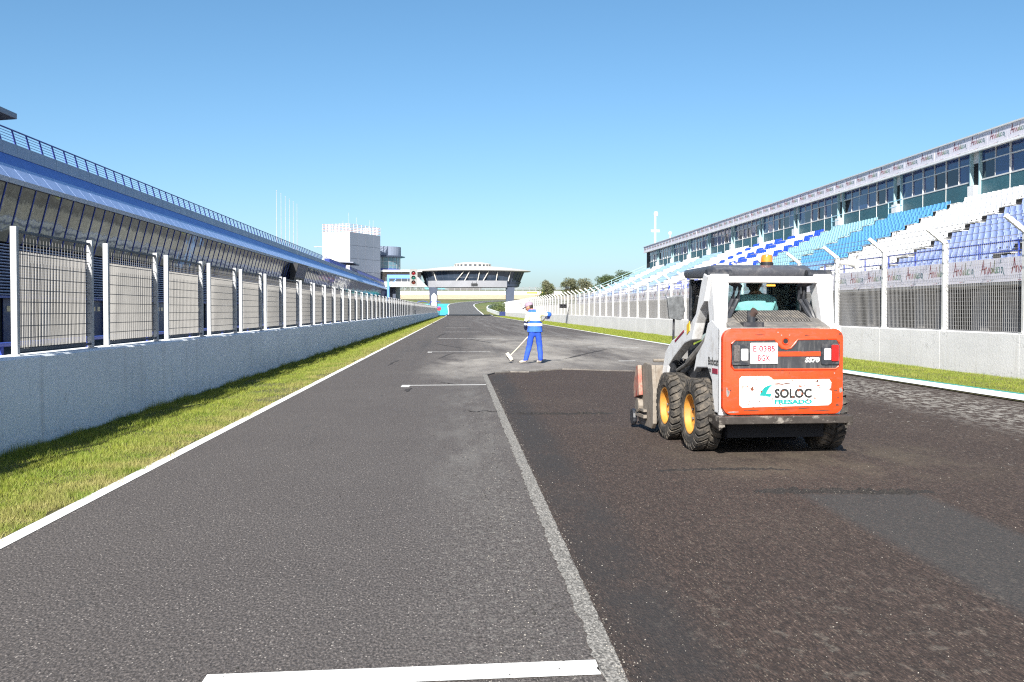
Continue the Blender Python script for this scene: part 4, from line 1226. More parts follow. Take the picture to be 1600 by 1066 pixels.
# ------------------------------------------------------------------ trees and bushes
def leaf_mat(name, a, c_):
    m, nt, b, pos = _new(name)
    n = _noise(nt, pos, 1.1, 4, .6); n2 = _noise(nt, pos, 7, 2, .5)
    c = _mix(nt, _ramp(nt, n, .35, .65), a, c_)
    c = _mix(nt, _ramp(nt, n2, .4, .7, 0, .5), c, tuple(x * .55 for x in a))
    nt.links.new(c, b.inputs['Base Color']); b.inputs['Roughness'].default_value = .65
    return m
M['leaf_pine'] = leaf_mat('pine_foliage', (.035, .06, .02), (.07, .1, .03))
M['leaf_olive'] = leaf_mat('eucalyptus_foliage', (.085, .095, .05), (.15, .15, .08))
M['leaf_green'] = leaf_mat('shrub_foliage', (.05, .08, .02), (.11, .14, .035))
M['bark'] = mat('bark', (.12, .09, .07), .9, var=.3, vscale=4)
def crown(name, parent, m, clumps, n_leaf, size):
    v, f = [], []
    for (cx, cy, cz, rx, ry, rz) in clumps:
        k = int(n_leaf)
        d = rng.normal(size=(k, 3)); d /= np.linalg.norm(d, axis=1)[:, None]
        r = rng.random(k) ** .45
        p = d * r[:, None] * np.array([rx, ry, rz]) + np.array([cx, cy, cz])
        for q in range(k):
            a = rng.normal(size=3); a /= np.linalg.norm(a); c = np.cross(a, rng.normal(size=3)); c /= (np.linalg.norm(c) + 1e-6)
            s = size * (.6 + .8 * rng.random())
            o = len(v)
            v += [tuple(p[q] + a * s), tuple(p[q] + c * s * .6), tuple(p[q] - a * s), tuple(p[q] - c * s * .6)]
            f.append((o, o + 1, o + 2, o + 3))
    me = bpy.data.meshes.new(name); me.from_pydata(v, [], f); me.materials.append(m); me.update()
    return link(name, me, parent)
def tree(name, label, loc, h, w, m, style, group='trees on the rise beyond the grandstand'):
    t = thing(name, label, 'tree', loc, 0, group)
    cl_ = []
    lo = h * (.5 if style == 'pine' else .32)
    nC = 18; w = w * 1.15
    for k in range(nC):
        a = rng.random() * 6.28; rr = w * .5 * math.sqrt(rng.random()) * .8
        u = rng.random()
        z = lo + (h - lo) * (.2 + .66 * u * (1 - .5 * (rr / (w * .5)) ** 2))
        s = w * (.17 + .09 * rng.random())
        cl_.append((rr * math.cos(a), rr * math.sin(a), z, s, s, s * (.7 if style == 'pine' else .95)))
    crown('crown', t, m, cl_, 380, .2)
    b = MB(); b.tube([(0, 0, -.3), (.15, .1, h * .25), (-.1, .2, h * .5), (0, 0, h * .8)], [.32, .26, .18, .07], 8)
    for c in cl_[:9]:
        b.tube([(0, .1, h * (.3 + .2 * rng.random())), (c[0] * .5, c[1] * .5, c[2] * .82), (c[0], c[1], c[2])], [.13, .08, .03], 5)
    b.build('trunk', M['bark'], t)
    return t
for nm, lab, x, y, h, w, mm, sty in (
        ('eucalyptus_tree', 'small olive-grey tree standing just right of the bridge', 34.5, 420, 13.0, 5.6, 'leaf_olive', 'e'),
        ('eucalyptus_tree', 'loose olive-grey tree in the middle of the distant clump', 42.5, 420, 14.2, 6.2, 'leaf_olive', 'e'),
        ('eucalyptus_tree', 'broad olive-grey tree right of the middle of the distant clump', 48.0, 424, 14.8, 7.2, 'leaf_olive', 'e'),
        ('pine_tree', 'round dark green pine behind the lower end rail of the grandstand', 56.5, 420, 15.2, 8.6, 'leaf_pine', 'pine'),
        ('pine_tree', 'tallest dark green pine behind the upper end rail of the grandstand', 64.0, 424, 17.2, 8.2, 'leaf_pine', 'pine'),
        ('pine_tree', 'low dark pine half hidden by the grandstand end', 70.5, 430, 15.6, 6.0, 'leaf_pine', 'pine')):
    tree(nm, lab, (x, y, H(x, y) - .1), h, w, M[mm], sty)
def bush(label, loc, rx, rz, m, n=700, group=None, name='bush'):
    t = thing(name, label, 'bush', loc, 0, group)
    cl_ = [(rng.normal(0, rx * .4), rng.normal(0, rx * .4), rz * (.3 + .5 * rng.random()), rx * .55, rx * .55, rz * .42) for _ in range(7)]
    crown('foliage', t, m, cl_, n // 7, .16)
    b = MB()
    for c in cl_[:5]:
        b.tube([(0, 0, -.1), (c[0] * .5, c[1] * .5, c[2] * .6), (c[0], c[1], c[2])], [.07, .05, .02], 5)
    b.build('stem', M['bark'], t)
for k, (x, y, rx, rz, mm, lab) in enumerate((
        (31.5, 415, 2.2, 9.8, 'leaf_green', 'green shrub left of the small olive-grey tree'), (37.5, 412, 3.0, 10.2, 'leaf_green', 'bright green shrub between the small tree and the middle tree'), (45, 414, 3.2, 9.6, 'leaf_green', 'green shrub below the middle olive-grey trees'), (52, 416, 2.4, 9.9, 'leaf_pine', 'dark shrub beside the low end of the grandstand'),
        (-15.5, 300, 2.0, 5.2, 'leaf_olive', 'large olive bush below the gallery left of the bridge'), (-18.6, 305, 1.8, 4.0, 'leaf_green', 'dark green bush below the gallery near the pit building'), (-21, 330, 2.5, 6.5, 'leaf_pine', 'dark bush behind the blue light pole'),
        (15.3, 380, 2.4, 4.2, 'leaf_green', 'clipped bush nearest the right bridge pillar'), (16.2, 410, 2.6, 4.0, 'leaf_green', 'middle clipped bush behind the inner barrier'), (15.6, 450, 2.8, 3.6, 'leaf_pine', 'farthest clipped bush behind the inner barrier'))):
    bush(lab, (x, y, H(x, y) - .1), rx, rz, M[mm], 1100 if rz > 6 else 800)
# hedge of green along the hill under the bridge and left slope
b = MB(); b.box(-60, -14, 0, 3, 0, 2.2)
tag(link('distant_trees', crown('tmp', None, M['leaf_pine'], [(x, 850 + rng.normal(0, 6), H(0, 850) + 1.5, 5, 4, 2.6) for x in list(np.arange(-120, -8, 7))], 60, .8).data), 'dark line of far trees on the horizon hill', 'trees', kind='stuff')
bpy.data.objects.remove(bpy.data.objects['tmp'])
# ------------------------------------------------------------------ skid steer loader
M['lw'] = mat('loader_white', (.76, .77, .78), .38, var=.06, vscale=5, dirt=(.34, .3, .26), dirt_amt=.55, dscale=(7, 7, 5), dlo=.5, dhi=.68, coat=.3)
M['lo'] = mat('loader_orange', (.56, .05, .009), .38, var=.1, vscale=6, dirt=(.2, .05, .02), dirt_amt=.75, dscale=(9, 9, 26), dlo=.53, dhi=.64, coat=.35)
M['lpanel'] = mat('rear_black_panel', (.035, .037, .042), .45, var=.25, vscale=10, dirt=(.16, .15, .14), dirt_amt=.4, dscale=(30, 30, 4))
M['sticker'] = mat('white_sticker', (.8, .8, .79), .45, var=.03, dirt=(.4, .06, .02), dirt_amt=.95, dscale=(13, 13, 22), dlo=.6, dhi=.62)
M['lblack'] = mat('loader_black_plastic', (.025, .028, .035), .42, var=.2, vscale=8, dirt=(.2, .19, .18), dirt_amt=.35, dscale=(12, 12, 12))
M['roof_plastic'] = mat('roof_plastic', (.075, .08, .095), .38, var=.15, vscale=8, dirt=(.25, .24, .23), dirt_amt=.3, dscale=(12, 12, 12))
M['lgrey'] = mat('dusty_grey_steel', (.13, .125, .12), .6, var=.25, vscale=9, dirt=(.32, .28, .23), dirt_amt=.6, dscale=(6, 6, 6))
M['bumper'] = mat('worn_steel', (.065, .056, .05), .5, metal=.5, var=.4, vscale=8, dirt=(.36, .33, .29), dirt_amt=.6, dscale=(7, 7, 12), dlo=.53, dhi=.62)
M['tyre'] = mat('tyre_rubber', (.04, .037, .034), .85, var=.25, vscale=12, dirt=(.17, .145, .115), dirt_amt=.75, dscale=(9, 9, 9), dlo=.46, dhi=.66, bump=.3, bscale=60)
M['rim'] = mat('ochre_rim', (.5, .23, .04), .5, var=.15, vscale=10, dirt=(.3, .2, .1), dirt_amt=.6, dscale=(8, 8, 8))
M['cab_glass'] = glass('cab_glass', (.86, .95, .96), .1, .95)
M['rust'] = mat('planer_paint', (.3, .075, .055), .75, var=.25, vscale=9, dirt=(.3, .24, .19), dirt_amt=.9, dscale=(7, 7, 5), dlo=.42, dhi=.6)
M['planer_grey'] = mat('planer_bare_steel', (.22, .195, .165), .7, metal=.2, var=.3, vscale=7, dirt=(.14, .1, .07), dirt_amt=.7, dscale=(6, 6, 4))
M['teal_ink'] = mat('teal_ink', (.005, .24, .225), .5); M['black_ink'] = mat('black_ink', (.02, .02, .02), .5); M['maroon_ink'] = mat('maroon_ink', (.28, .02, .05), .5)
M['lamp_red'] = mat('red_lamp', (.5, .01, .01), .2, var=.3, vscale=40, coat=.6); M['lamp_white'] = mat('white_lamp', (.8, .8, .8), .25, var=.05); M['lamp_clear'] = mat('dark_lamp', (.1, .09, .09), .15, var=.5, vscale=50, coat=.6)
M['amber'] = mat('amber_beacon', (.9, .22, .02), .12, var=.2, vscale=20, coat=1)
ld = thing('skid_steer_loader', 'white and orange skid steer loader seen from behind on the planed asphalt', 'loader', (3.35, 11.95, 0), R(4.0))
def part(b, name, m, parent=ld, **k):
    return b.build(name, m, parent, **k)
# wheels
def tyre_mesh():
    b = MB()
    prof = [(.215, -.12), (.25, -.138), (.31, -.14), (.352, -.125), (.372, -.095), (.376, 0), (.372, .095), (.352, .125), (.31, .14), (.25, .138), (.215, .12), (.205, .0), (.215, -.12)]
    b.lathe(prof, 44, axis=0)
    nL = 27
    for k in range(nL):
        for sgn in (-1, 1):
            t0 = 2 * math.pi * (k + (.5 if sgn > 0 else 0)) / nL
            q = []
            for (xx, dt) in ((.012, 0), (.07, .1), (.125, .15), (.142, .155)):
                for (dw) in (-.068, .068):
                    for rr in ((.37, .395) if xx < .13 else (.315, .352)):
                        t = t0 + dt + dw
                        q.append((sgn * xx, rr * math.cos(t), rr * math.sin(t)))
            fs = []
            for i in range(3):
                a = i * 4; c = a + 4
                fs += [(a + 1, a + 3, c + 3, c + 1), (a, c, c + 1, a + 1), (a + 2, a + 3, c + 3, c + 2)]
            fs += [(0, 1, 3, 2), (12, 14, 15, 13)]
            b.add(q, fs)
    return b.mesh('tyre', M['tyre'])
TY = tyre_mesh()
b = MB(); b.lathe([(.218, -.13), (.205, -.125), (.2, -.06), (.175, -.045), (.1, -.04), (.09, -.055), (.05, -.06), (0, -.06)], 28, axis=0)
b.lathe([(.218, -.13), (.218, .12), (.1, .12)], 28, axis=0)
RIM = b.mesh('rim', M['rim'], smooth=True)
b = MB()
for k in range(8):
    t = 2 * math.pi * k / 8; b.lathe([(.014, -.065), (.014, -.04)], 6, axis=0, c=(0, .13 * math.cos(t), .13 * math.sin(t))); b.disc((-.065, .13 * math.cos(t), .13 * math.sin(t)), .014, axis=0, n=6)
NUT = b.mesh('wheel_nuts', M['lgrey'])
for sx_ in (-1, 1):
    for y in (0, 1.06):
        w = link('wheel', None, ld, (sx_ * .695, y, .368), (rng.random() * 6, 0, 0) if sx_ < 0 else (rng.random() * 6, 0, math.pi))
        link('tyre', TY, w); link('rim', RIM, w); link('wheel_nuts', NUT, w)
# chassis
b = MB(); b.box(-.53, .53, -.42, 1.3, .15, .66); part(b, 'underbody', M['dark'])  # near-black colour paints in the deep shade beneath the machine
for s in (-1, 1):
    b = MB()
    sidep = [(-.56, .42), (-.33, .42), (-.28, .75), (-.12, .88), (.3, .86), (.42, .80), (.30, 1.0), (.02, 1.16), (-.12, 1.36), (-.28, 1.4), (-.56, 1.3)]
    xx = sorted((s * .575, s * .66))
    b.prism(sidep, 0, xx[0], xx[1]); p = part(b, 'side_panel', M['lw'], bevel=.012)
    if s < 0:
        lm = text_mesh('Bobcat', .115, M['black_ink'], bold=.002, width=.36); link('lettering', lm, p, (-.664, -.34, .955), (R(90), 0, R(-90)))
        b = MB(); b.box(-.664, -.661, -.49, -.3, .83, .885); part(b, 'model_strip', M['maroon_ink'], p)
        lm = text_mesh('S570', .05, M['black_ink'], bold=.002); link('lettering', lm, p, (-.664, -.215, .855), (R(90), 0, R(-90)))
    # fender above the wheels and inner chain case
    b = MB(); xx = sorted((s * .5, s * .575)); b.prism([(-.4, .45), (1.35, .45), (1.4, .62), (1.1, .92), (.3, .95), (-.1, 1.3), (-.4, 1.3)], 0, xx[0], xx[1]); part(b, 'chassis_side', M['lblack'])
    # tower (upright) behind the cab
    b = MB()
    x_in, x_out = s * .47, s * .67
    vs = [(s * .53, -.40, 1.28), (s * .655, -.40, 1.28), (s * .655, -.18, 1.28), (s * .53, -.18, 1.28),
          (s * .48, -.30, 1.885), (s * .67, -.30, 1.885), (s * .67, -.06, 1.9), (s * .48, -.06, 1.9)]
    b.add(vs, [(0, 3, 2, 1), (4, 5, 6, 7), (0, 1, 5, 4), (1, 2, 6, 5), (2, 3, 7, 6), (3, 0, 4, 7)]); part(b, 'upright', M['lw'], bevel=.018)
    b = MB(); b.lathe([(0, -.02), (.06, -.02), (.06, .25), (0, .25)], 14, axis=0, c=(s * .56 - .11, -.16, 1.88)); part(b, 'pivot_pin', M['lblack'])
    # lift arm: runs forward from the upright top and bends down to the attachment
    arm = [(-.28, 1.86), (-.1, 1.9), (.0, 1.8), (.2, 1.46), (.55, 1.28), (1.2, 1.14), (1.5, 1.0), (1.66, .74), (1.74, .42), (1.6, .36), (1.5, .6), (1.36, .83), (1.1, .95), (.66, 1.12), (.34, 1.17), (.2, 1.36), (.05, 1.5), (-.12, 1.6)]
    xx = sorted((s * .585, s * .70))
    b = MB(); b.prism(arm, 0, xx[0], xx[1]); a_ = part(b, 'lift_arm', M['lw'], bevel=.014)
    b = MB(); xx2 = sorted((s * .701, s * .706)); b.prism([(.42, 1.27), (.54, 1.22), (.54, 1.33), (.42, 1.38)], 0, *xx2); part(b, 'warning_label', mat('yellow_label', (.7, .45, .03), .5), a_)
    b = MB(); b.prism([(.66, 1.25), (1.05, 1.12), (1.05, 1.145), (.66, 1.275)], 0, *xx2); part(b, 'arm_stripe', M['maroon_ink'], a_)
    # hydraulic rams
    b = MB(); b.tube([(s * .52, -.16, 1.42), (s * .6, .2, 1.12), (s * .63, .7, .9)], [.045, .045, .045], 10); b.tube([(s * .63, .68, .9), (s * .64, 1.15, .78)], .025, 8); part(b, 'lift_ram', M['lgrey'], smooth=True)
    b = MB(); b.tube([(s * .64, 1.18, 1.02), (s * .64, 1.42, .66)], .045, 10); b.tube([(s * .64, 1.4, .7), (s * .64, 1.55, .45)], .025, 8); part(b, 'tilt_ram', M['lblack'], smooth=True)
    # hoses in the rear bay
    b = MB()
    for q, off in enumerate((0, .055)):
        b.tube([(s * (.46 - off), -.24, 1.8), (s * (.38 - off), -.2, 1.76), (s * (.4 - off), -.18, 1.62), (s * (.47 - off), -.2, 1.5), (s * (.5 - off * .5), -.24, 1.4)], .026, 8)
    part(b, 'hydraulic_hose', M['lblack'], smooth=True)
b = MB(); b.prism(rrect(-.33, -.24, 1.79, 1.865, .025), 0, -.5, .5); part(b, 'cross_tube', M['lw'])
# engine hood
b = MB(); b.prism([(-.56, 1.32), (-.03, 1.49), (-.03, 1.2), (-.56, 1.1)], 0, -.54, .54); hd = part(b, 'hood', M['lgrey'], bevel=.01)
for k in range(27):
    x = -.4 + k * .8 / 26
    b = MB(); b.prism([(-.38, 1.385), (-.06, 1.488), (-.06, 1.5), (-.38, 1.397)], 0, x - .008, x + .008); part(b, 'grille_bar', M['lgrey'], hd)
b = MB(); b.box(-.4, -.18, -.545, -.4, 1.318, 1.375); b.lathe([(.045, 0), (.045, .17), (.035, .17), (.035, 0)], 12, c=(-.28, -.43, 1.33)); ex = part(b, 'exhaust', M['lblack'])
b = MB(); b.tube([(-.28, -.43, 1.42), (-.275, -.44, 1.46), (-.25, -.47, 1.5)], .042, 12); part(b, 'exhaust_pipe', mat('exhaust_rust', (.06, .04, .035), .7, var=.3), ex, smooth=True)
# tailgate
T = lambda px: -.655 + (px - 80) * .001236
Z = lambda py: 1.31 - (py - 75) * .001286
b = MB(); b.prism(rrect(-.655, .655, .41, 1.31, .1, 6), 1, -.64, -.54); tg = part(b, 'tailgate', M['lo'], bevel=.03, smooth=True)
YF = -.64
b = MB(); b.prism([(-.66, .4), (.66, .4), (.66, 1.315), (-.66, 1.315)], 1, -.545, -.5); part(b, 'tail_frame', M['lw'])
rec = [(T(p[0]), Z(p[1])) for p in ((185, 168), (530, 163), (560, 200), (590, 232), (630, 240), (670, 232), (705, 195), (730, 163), (1070, 160), (1093, 185), (1093, 380), (1065, 405), (180, 407), (155, 380), (155, 195))]
b = MB(); b.prism(rec, 1, YF - .004, YF + .01); rp = part(b, 'rear_panel', M['lpanel'], tg)
b = MB(); b.tube([(x, YF - .002, z) for x, z in rec] + [(rec[0][0], YF - .002, rec[0][1]), (rec[1][0], YF - .002, rec[1][1])], .011, 8, caps=False); part(b, 'panel_rim', M['lo'], tg, smooth=True)
b = MB(); b.disc((T(625), YF - .006, Z(178)), .026, n=18); b.lathe([(.026, -.002), (.034, -.008), (.04, -.001)], 18, axis=1, c=(T(625), YF - .003, Z(178)), m=1); part(b, 'latch', [M['dark'], M['lo']], tg)
b = MB(); b.box(T(555), T(930), YF - .009, YF - .005, Z(300), Z(262)); part(b, 'orange_stripe', M['lo'], tg)
b = MB(); b.prism(rrect(T(315), T(553), Z(360), Z(190), .012), 1, YF - .017, YF - .006); pl = part(b, 'number_plate', M['white'], tg)
for s_, zz in (('E 0385', Z(240)), ('BGX', Z(315))):
    lm = text_mesh(s_, .085, M['maroon_ink'], bold=.0022, width=.235 if s_[0] == 'E' else .13); link('lettering', lm, pl, (T(433), YF - .0185, zz), (R(90), 0, 0))
st_ = [(225, 480), (245, 460), (475, 460), (500, 472), (520, 490), (1010, 488), (1030, 515), (1025, 560), (1033, 600), (1030, 680), (1005, 700), (250, 712), (228, 695)]
b = MB(); b.prism([(T(p[0]), Z(p[1])) for p in st_], 1, YF - .004, YF + .004); sk = part(b, 'sticker', M['sticker'], tg)
lm = text_mesh('SOLOC', .128, M['black_ink'], bold=.006, width=.405); link('lettering', lm, sk, (T(694), YF - .0055, Z(605)), (R(90), 0, 0))
lm = text_mesh('FRESADO', .062, M['teal_ink'], bold=.0035, width=.408); link('lettering', lm, sk, (T(695), YF - .0055, Z(672)), (R(90), 0, 0))
b = MB(); b.add([(T(x), YF - .0055, Z(y)) for x, y in ((400, 618), (412, 585), (440, 552), (475, 535), (513, 530), (485, 555), (465, 585), (452, 622))], [tuple(range(8))]); b.add([(T(x), YF - .0055, Z(y)) for x, y in ((458, 602), (505, 602), (495, 630), (453, 624))], [(0, 1, 2, 3)]); part(b, 'logo', M['teal_ink'], sk)
lm = text_mesh('S570', .065, M['white'], bold=.003, shear=.2, width=.16); link('lettering', lm, tg, (T(860), YF - .0065, Z(332)), (R(90), 0, 0))
for (x0_, x1_, a0, a1, c0, c1, mm) in ((155, 310, 232, 292, 168, 220, 'lamp_clear'), (935, 1095, 958, 1016, 1022, 1082, 'lamp_red')):
    b = MB(); b.prism(rrect(T(x0_), T(x1_), Z(368), Z(198), .015), 1, YF - .02, YF - .006); hs = part(b, 'tail_lamp', M['lblack'], tg)
    b = MB(); b.prism(rrect(T(a0), T(a1), Z(330), Z(238), .01), 1, YF - .028, YF - .021); part(b, 'lamp_lens', M['lamp_white'], hs)
    b = MB(); b.prism(rrect(T(c0), T(c1), Z(340), Z(208), .01), 1, YF - .032, YF - .021); part(b, 'lamp_lens', M[mm], hs)
M['chip_rust'] = mat('rust_chip', (.16, .045, .02), .85, var=.4, vscale=50); M['chip_bare'] = mat('bare_chip', (.2, .19, .18), .6, var=.4, vscale=50); M['scuff'] = mat('dark_scuff', (.09, .03, .018), .8, var=.5, vscale=40)
def chip(px, py, rx, ry, m, parent, off):
    n_ = 11; pts = []
    for k in range(n_):
        a = 2 * math.pi * k / n_; q = .45 + .75 * rng.random()
        pts.append((T(px + rx * q * math.cos(a)), YF - off, Z(py + ry * q * math.sin(a))))
    b = MB(); b.add(pts, [tuple(range(n_))]); part(b, 'paint_chip', M[m], parent)
for (px, py, rx, ry, m) in ((125, 590, 16, 34, 'chip_bare'), (118, 560, 9, 16, 'chip_bare'), (150, 575, 8, 10, 'scuff'), (1112, 575, 18, 26, 'chip_bare'), (1070, 580, 22, 7, 'scuff'), (1085, 700, 22, 9, 'scuff'), (1058, 440, 8, 8, 'chip_bare'), (660, 436, 7, 7, 'scuff'), (810, 434, 8, 4, 'scuff'),
        (620, 728, 120, 6, 'scuff'), (800, 722, 90, 8, 'scuff'), (330, 738, 110, 5, 'scuff'), (180, 748, 60, 6, 'chip_bare'), (900, 745, 130, 5, 'scuff'), (400, 125, 40, 5, 'scuff'), (810, 130, 26, 6, 'scuff'), (560, 105, 7, 7, 'chip_bare'), (660, 128, 6, 6, 'chip_bare'), (590, 128, 6, 6, 'chip_bare'), (700, 215, 10, 20, 'chip_rust'), (1105, 120, 16, 8, 'scuff'), (1090, 640, 10, 8, 'scuff')):
    chip(px, py, rx, ry, m, tg, .0012)
for (px, py, rx, ry, m) in ((335, 565, 17, 22, 'chip_rust'), (575, 524, 62, 8, 'chip_rust'), (640, 520, 30, 6, 'scuff'), (905, 503, 18, 12, 'scuff'), (915, 535, 26, 5, 'chip_rust'), (740, 575, 12, 16, 'chip_rust'), (605, 580, 12, 8, 'chip_rust'), (770, 605, 10, 14, 'chip_rust'), (822, 655, 8, 10, 'scuff'), (690, 630, 9, 9, 'chip_rust'), (1022, 570, 12, 14, 'chip_rust'), (415, 585, 8, 10, 'chip_rust'), (400, 662, 16, 4, 'scuff'), (800, 540, 60, 2.5, 'scuff')):
    chip(px, py, rx, ry, m, sk, .0065)
b = MB(); b.add([(-.72, -.74, .325), (.72, -.74, .325), (.72, -.5, .325), (-.72, -.5, .325), (-.72, -.74, .405), (.72, -.74, .405), (.72, -.5, .405), (-.72, -.5, .405)], [(0, 3, 2, 1), (4, 5, 6, 7), (0, 1, 5, 4), (1, 2, 6, 5), (2, 3, 7, 6), (3, 0, 4, 7)])
for s in (-1, 1):
    b.add([(s * .72, -.735, .26 if s < 0 else .3), (s * .72, -.735, .4), (s * .735, -.36, .4), (s * .735, -.36, .34), (s * .66, -.735, .3), (s * .66, -.735, .4), (s * .675, -.36, .4), (s * .675, -.36, .34)], [(0, 1, 2, 3), (4, 5, 6, 7), (1, 5, 6, 2), (0, 4, 5, 1), (3, 2, 6, 7), (0, 3, 7, 4)])
part(b, 'bumper', M['bumper'], bevel=.008)
# cab
cab = link('cab', None, ld, (0, 0, 0))
b = MB(); b.prism([(.0, 1.86), (1.2, 1.88), (1.28, 1.93), (1.24, 1.985), (.1, 2.0), (-.04, 1.95)], 0, -.545, .545); part(b, 'cab_roof', M['roof_plastic'], cab, bevel=.03, smooth=True)
b = MB()
for s in (-1, 1):
    xx = sorted((s * .42, s * .5)); b.prism([(.0, 1.2), (.09, 1.2), (.09, 1.87), (.0, 1.87)], 0, *xx)
    xx = sorted((s * .46, s * .5)); b.prism([(.09, 1.45), (.16, 1.45), (.12, 1.87), (.09, 1.87)], 0, *xx)
    b.prism([(1.12, .6), (1.2, .6), (1.16, 1.87), (1.08, 1.87)], 0, *xx)
    b.prism([(.05, .6), (1.2, .6), (1.2, 1.05), (.05, 1.25)], 0, *xx)
    b.tube([(s * .52, .2, 1.3), (s * .54, .2, 1.6), (s * .52, .22, 1.8)], .015, 6)
b.box(-.46, .46, 0.0, .06, 1.2, 1.5); b.box(-.46, .46, .0, .06, 1.82, 1.87)
part(b, 'cab_frame', M['lblack'], cab)
b = MB(); b.prism(rrect(-.43, .43, 1.49, 1.83, .05), 1, .055, .06); part(b, 'rear_window', M['cab_glass'], cab)
b = MB()
for s in (-1, 1):
    xx = sorted((s * .485, s * .49)); b = MB(); b.prism([(.14, 1.32), (1.1, 1.12), (1.08, 1.85), (.12, 1.85)], 0, *xx); part(b, 'side_window', M['cab_glass'], cab)
b = MB()
for s in (-1, 1):
    b = MB()
    for z in np.arange(1.3, 1.85, .13):
        b.tube([(s * .475, .14, z), (s * .475, 1.08, z - .02)], .005, 4)
    part(b, 'side_grille', M['lblack'], cab)
b = MB(); b.prism(rrect(-.42, .42, .85, 1.84, .05), 1, 1.16, 1.165); part(b, 'front_window', M['cab_glass'], cab)
b = MB(); b.prism(rrect(-.3, .3, 1.08, 1.5, .1), 1, .16, .24); b.box(-.28, .28, .2, .66, .98, 1.08); part(b, 'seat', mat('orange_seat', (.62, .12, .04), .6, var=.15), cab, bevel=.02)
b = MB(); b.prism(rrect(.06, .16, 1.765, 1.785, .005), 1, .05, .053); part(b, 'window_label', mat('amber_label', (.8, .4, .05), .5), cab)
b = MB(); b.lathe([(.07, 1.995), (.072, 2.025), (.066, 2.035), (.066, 2.04)], 18, c=(.12, .22, 0)); bc = part(b, 'beacon_base', M['black'], cab)
b = MB(); b.lathe([(.064, 2.04), (.064, 2.085), (.055, 2.115), (.03, 2.125), (0, 2.127)], 18, c=(.12, .22, 0)); part(b, 'beacon', M['amber'], cab, smooth=True)
# mirror
b = MB(); b.tube([(-.66, 1.28, 1.1), (-.66, 1.26, 1.4), (-.66, 1.24, 1.48)], .014, 6); mr = part(b, 'mirror_stalk', M['lblack'])
b = MB(); b.prism([(-.73, 1.4), (-.58, 1.38), (-.53, 1.5), (-.57, 1.68), (-.76, 1.66)], 1, 1.2, 1.25); part(b, 'mirror', mat('mirror_back', (.16, .17, .18), .35, metal=.4, var=.35, vscale=18), mr, bevel=.012)
# front planer attachment
at_ = link('planer_attachment', None, ld, (0, 1.55, -.02), None, (.87, 1, 1))
b = MB(); b.box(-.62, .62, 0, .08, .2, .85); b.box(-.95, .95, .12, .2, .62, .72); b.box(-.95, .95, .55, .63, .62, .72); part(b, 'mount_frame', M['planer_grey'], at_, bevel=.01)
for s in (-1, 1):
    b = MB(); xx = sorted((s * .9, s * .96)); b.prism([(.02, .12), (.1, .05), (.75, .05), (.86, .2), (.84, .5), (.7, .78), (.45, .86), (.1, .84), (.02, .5)], 0, *xx); part(b, 'side_plate', M['planer_grey'], at_, bevel=.01)
    b = MB(); xx = sorted((s * .97, s * 1.03)); b.prism([(.5, .44), (.8, .38), (.82, .56), (.68, .8), (.58, .82), (.54, .6)], 0, *xx); part(b, 'red_cover', M['rust'], at_, bevel=.01)
    b = MB(); b.lathe([(0, -.03), (.09, -.03), (.09, .07), (0, .07)], 14, axis=0, c=(s * 1.0, .62, .3)); b.box(*sorted((s * .97, s * 1.02)), .3, .75, .16, .2); b.box(*sorted((s * .97, s * 1.02)), .3, .75, .24, .27); part(b, 'skid_adjuster', M['planer_grey'], at_)
    b = MB(); b.lathe([(0, -.03), (.1, -.03), (.11, 0), (.1, .03), (0, .03)], 12, axis=0, c=(s * 1.02, .84, .13)); part(b, 'depth_wheel', M['lblack'], at_)
b = MB(); b.lathe([(.0, -.88), (.24, -.88), (.24, .88), (0, .88)], 20, axis=0, c=(0, .45, .3))
for k in range(60):
    t = k * .9; x = -.85 + 1.7 * k / 59; b.obox((x, .45 + .26 * math.cos(t), .3 + .26 * math.sin(t)), (.03, .05, .05), (t, 0, 0))
part(b, 'cutting_drum', M['planer_grey'], at_)
b = MB(); b.prism([(.05, .55), (.85, .5), (.8, .62), (.6, .78), (.1, .84)], 0, -.9, .9); part(b, 'drum_hood', M['planer_grey'], at_, bevel=.01)
b = MB(); b.tube([(-.8, .05, .86), (.8, .05, .86)], .03, 8); b.tube([(-.85, .4, .885), (.85, .4, .885)], .022, 8); part(b, 'top_bar', M['planer_grey'], at_)
b = MB()
for q in range(3):
    b.tube([(-.45 - q * .05, -.1, .8), (-.62 - q * .04, -.02, .95), (-.68 - q * .03, .15, .84), (-.6 - q * .04, .3, .72)], .016, 6)
part(b, 'hydraulic_hose', M['lblack'], at_, smooth=True)
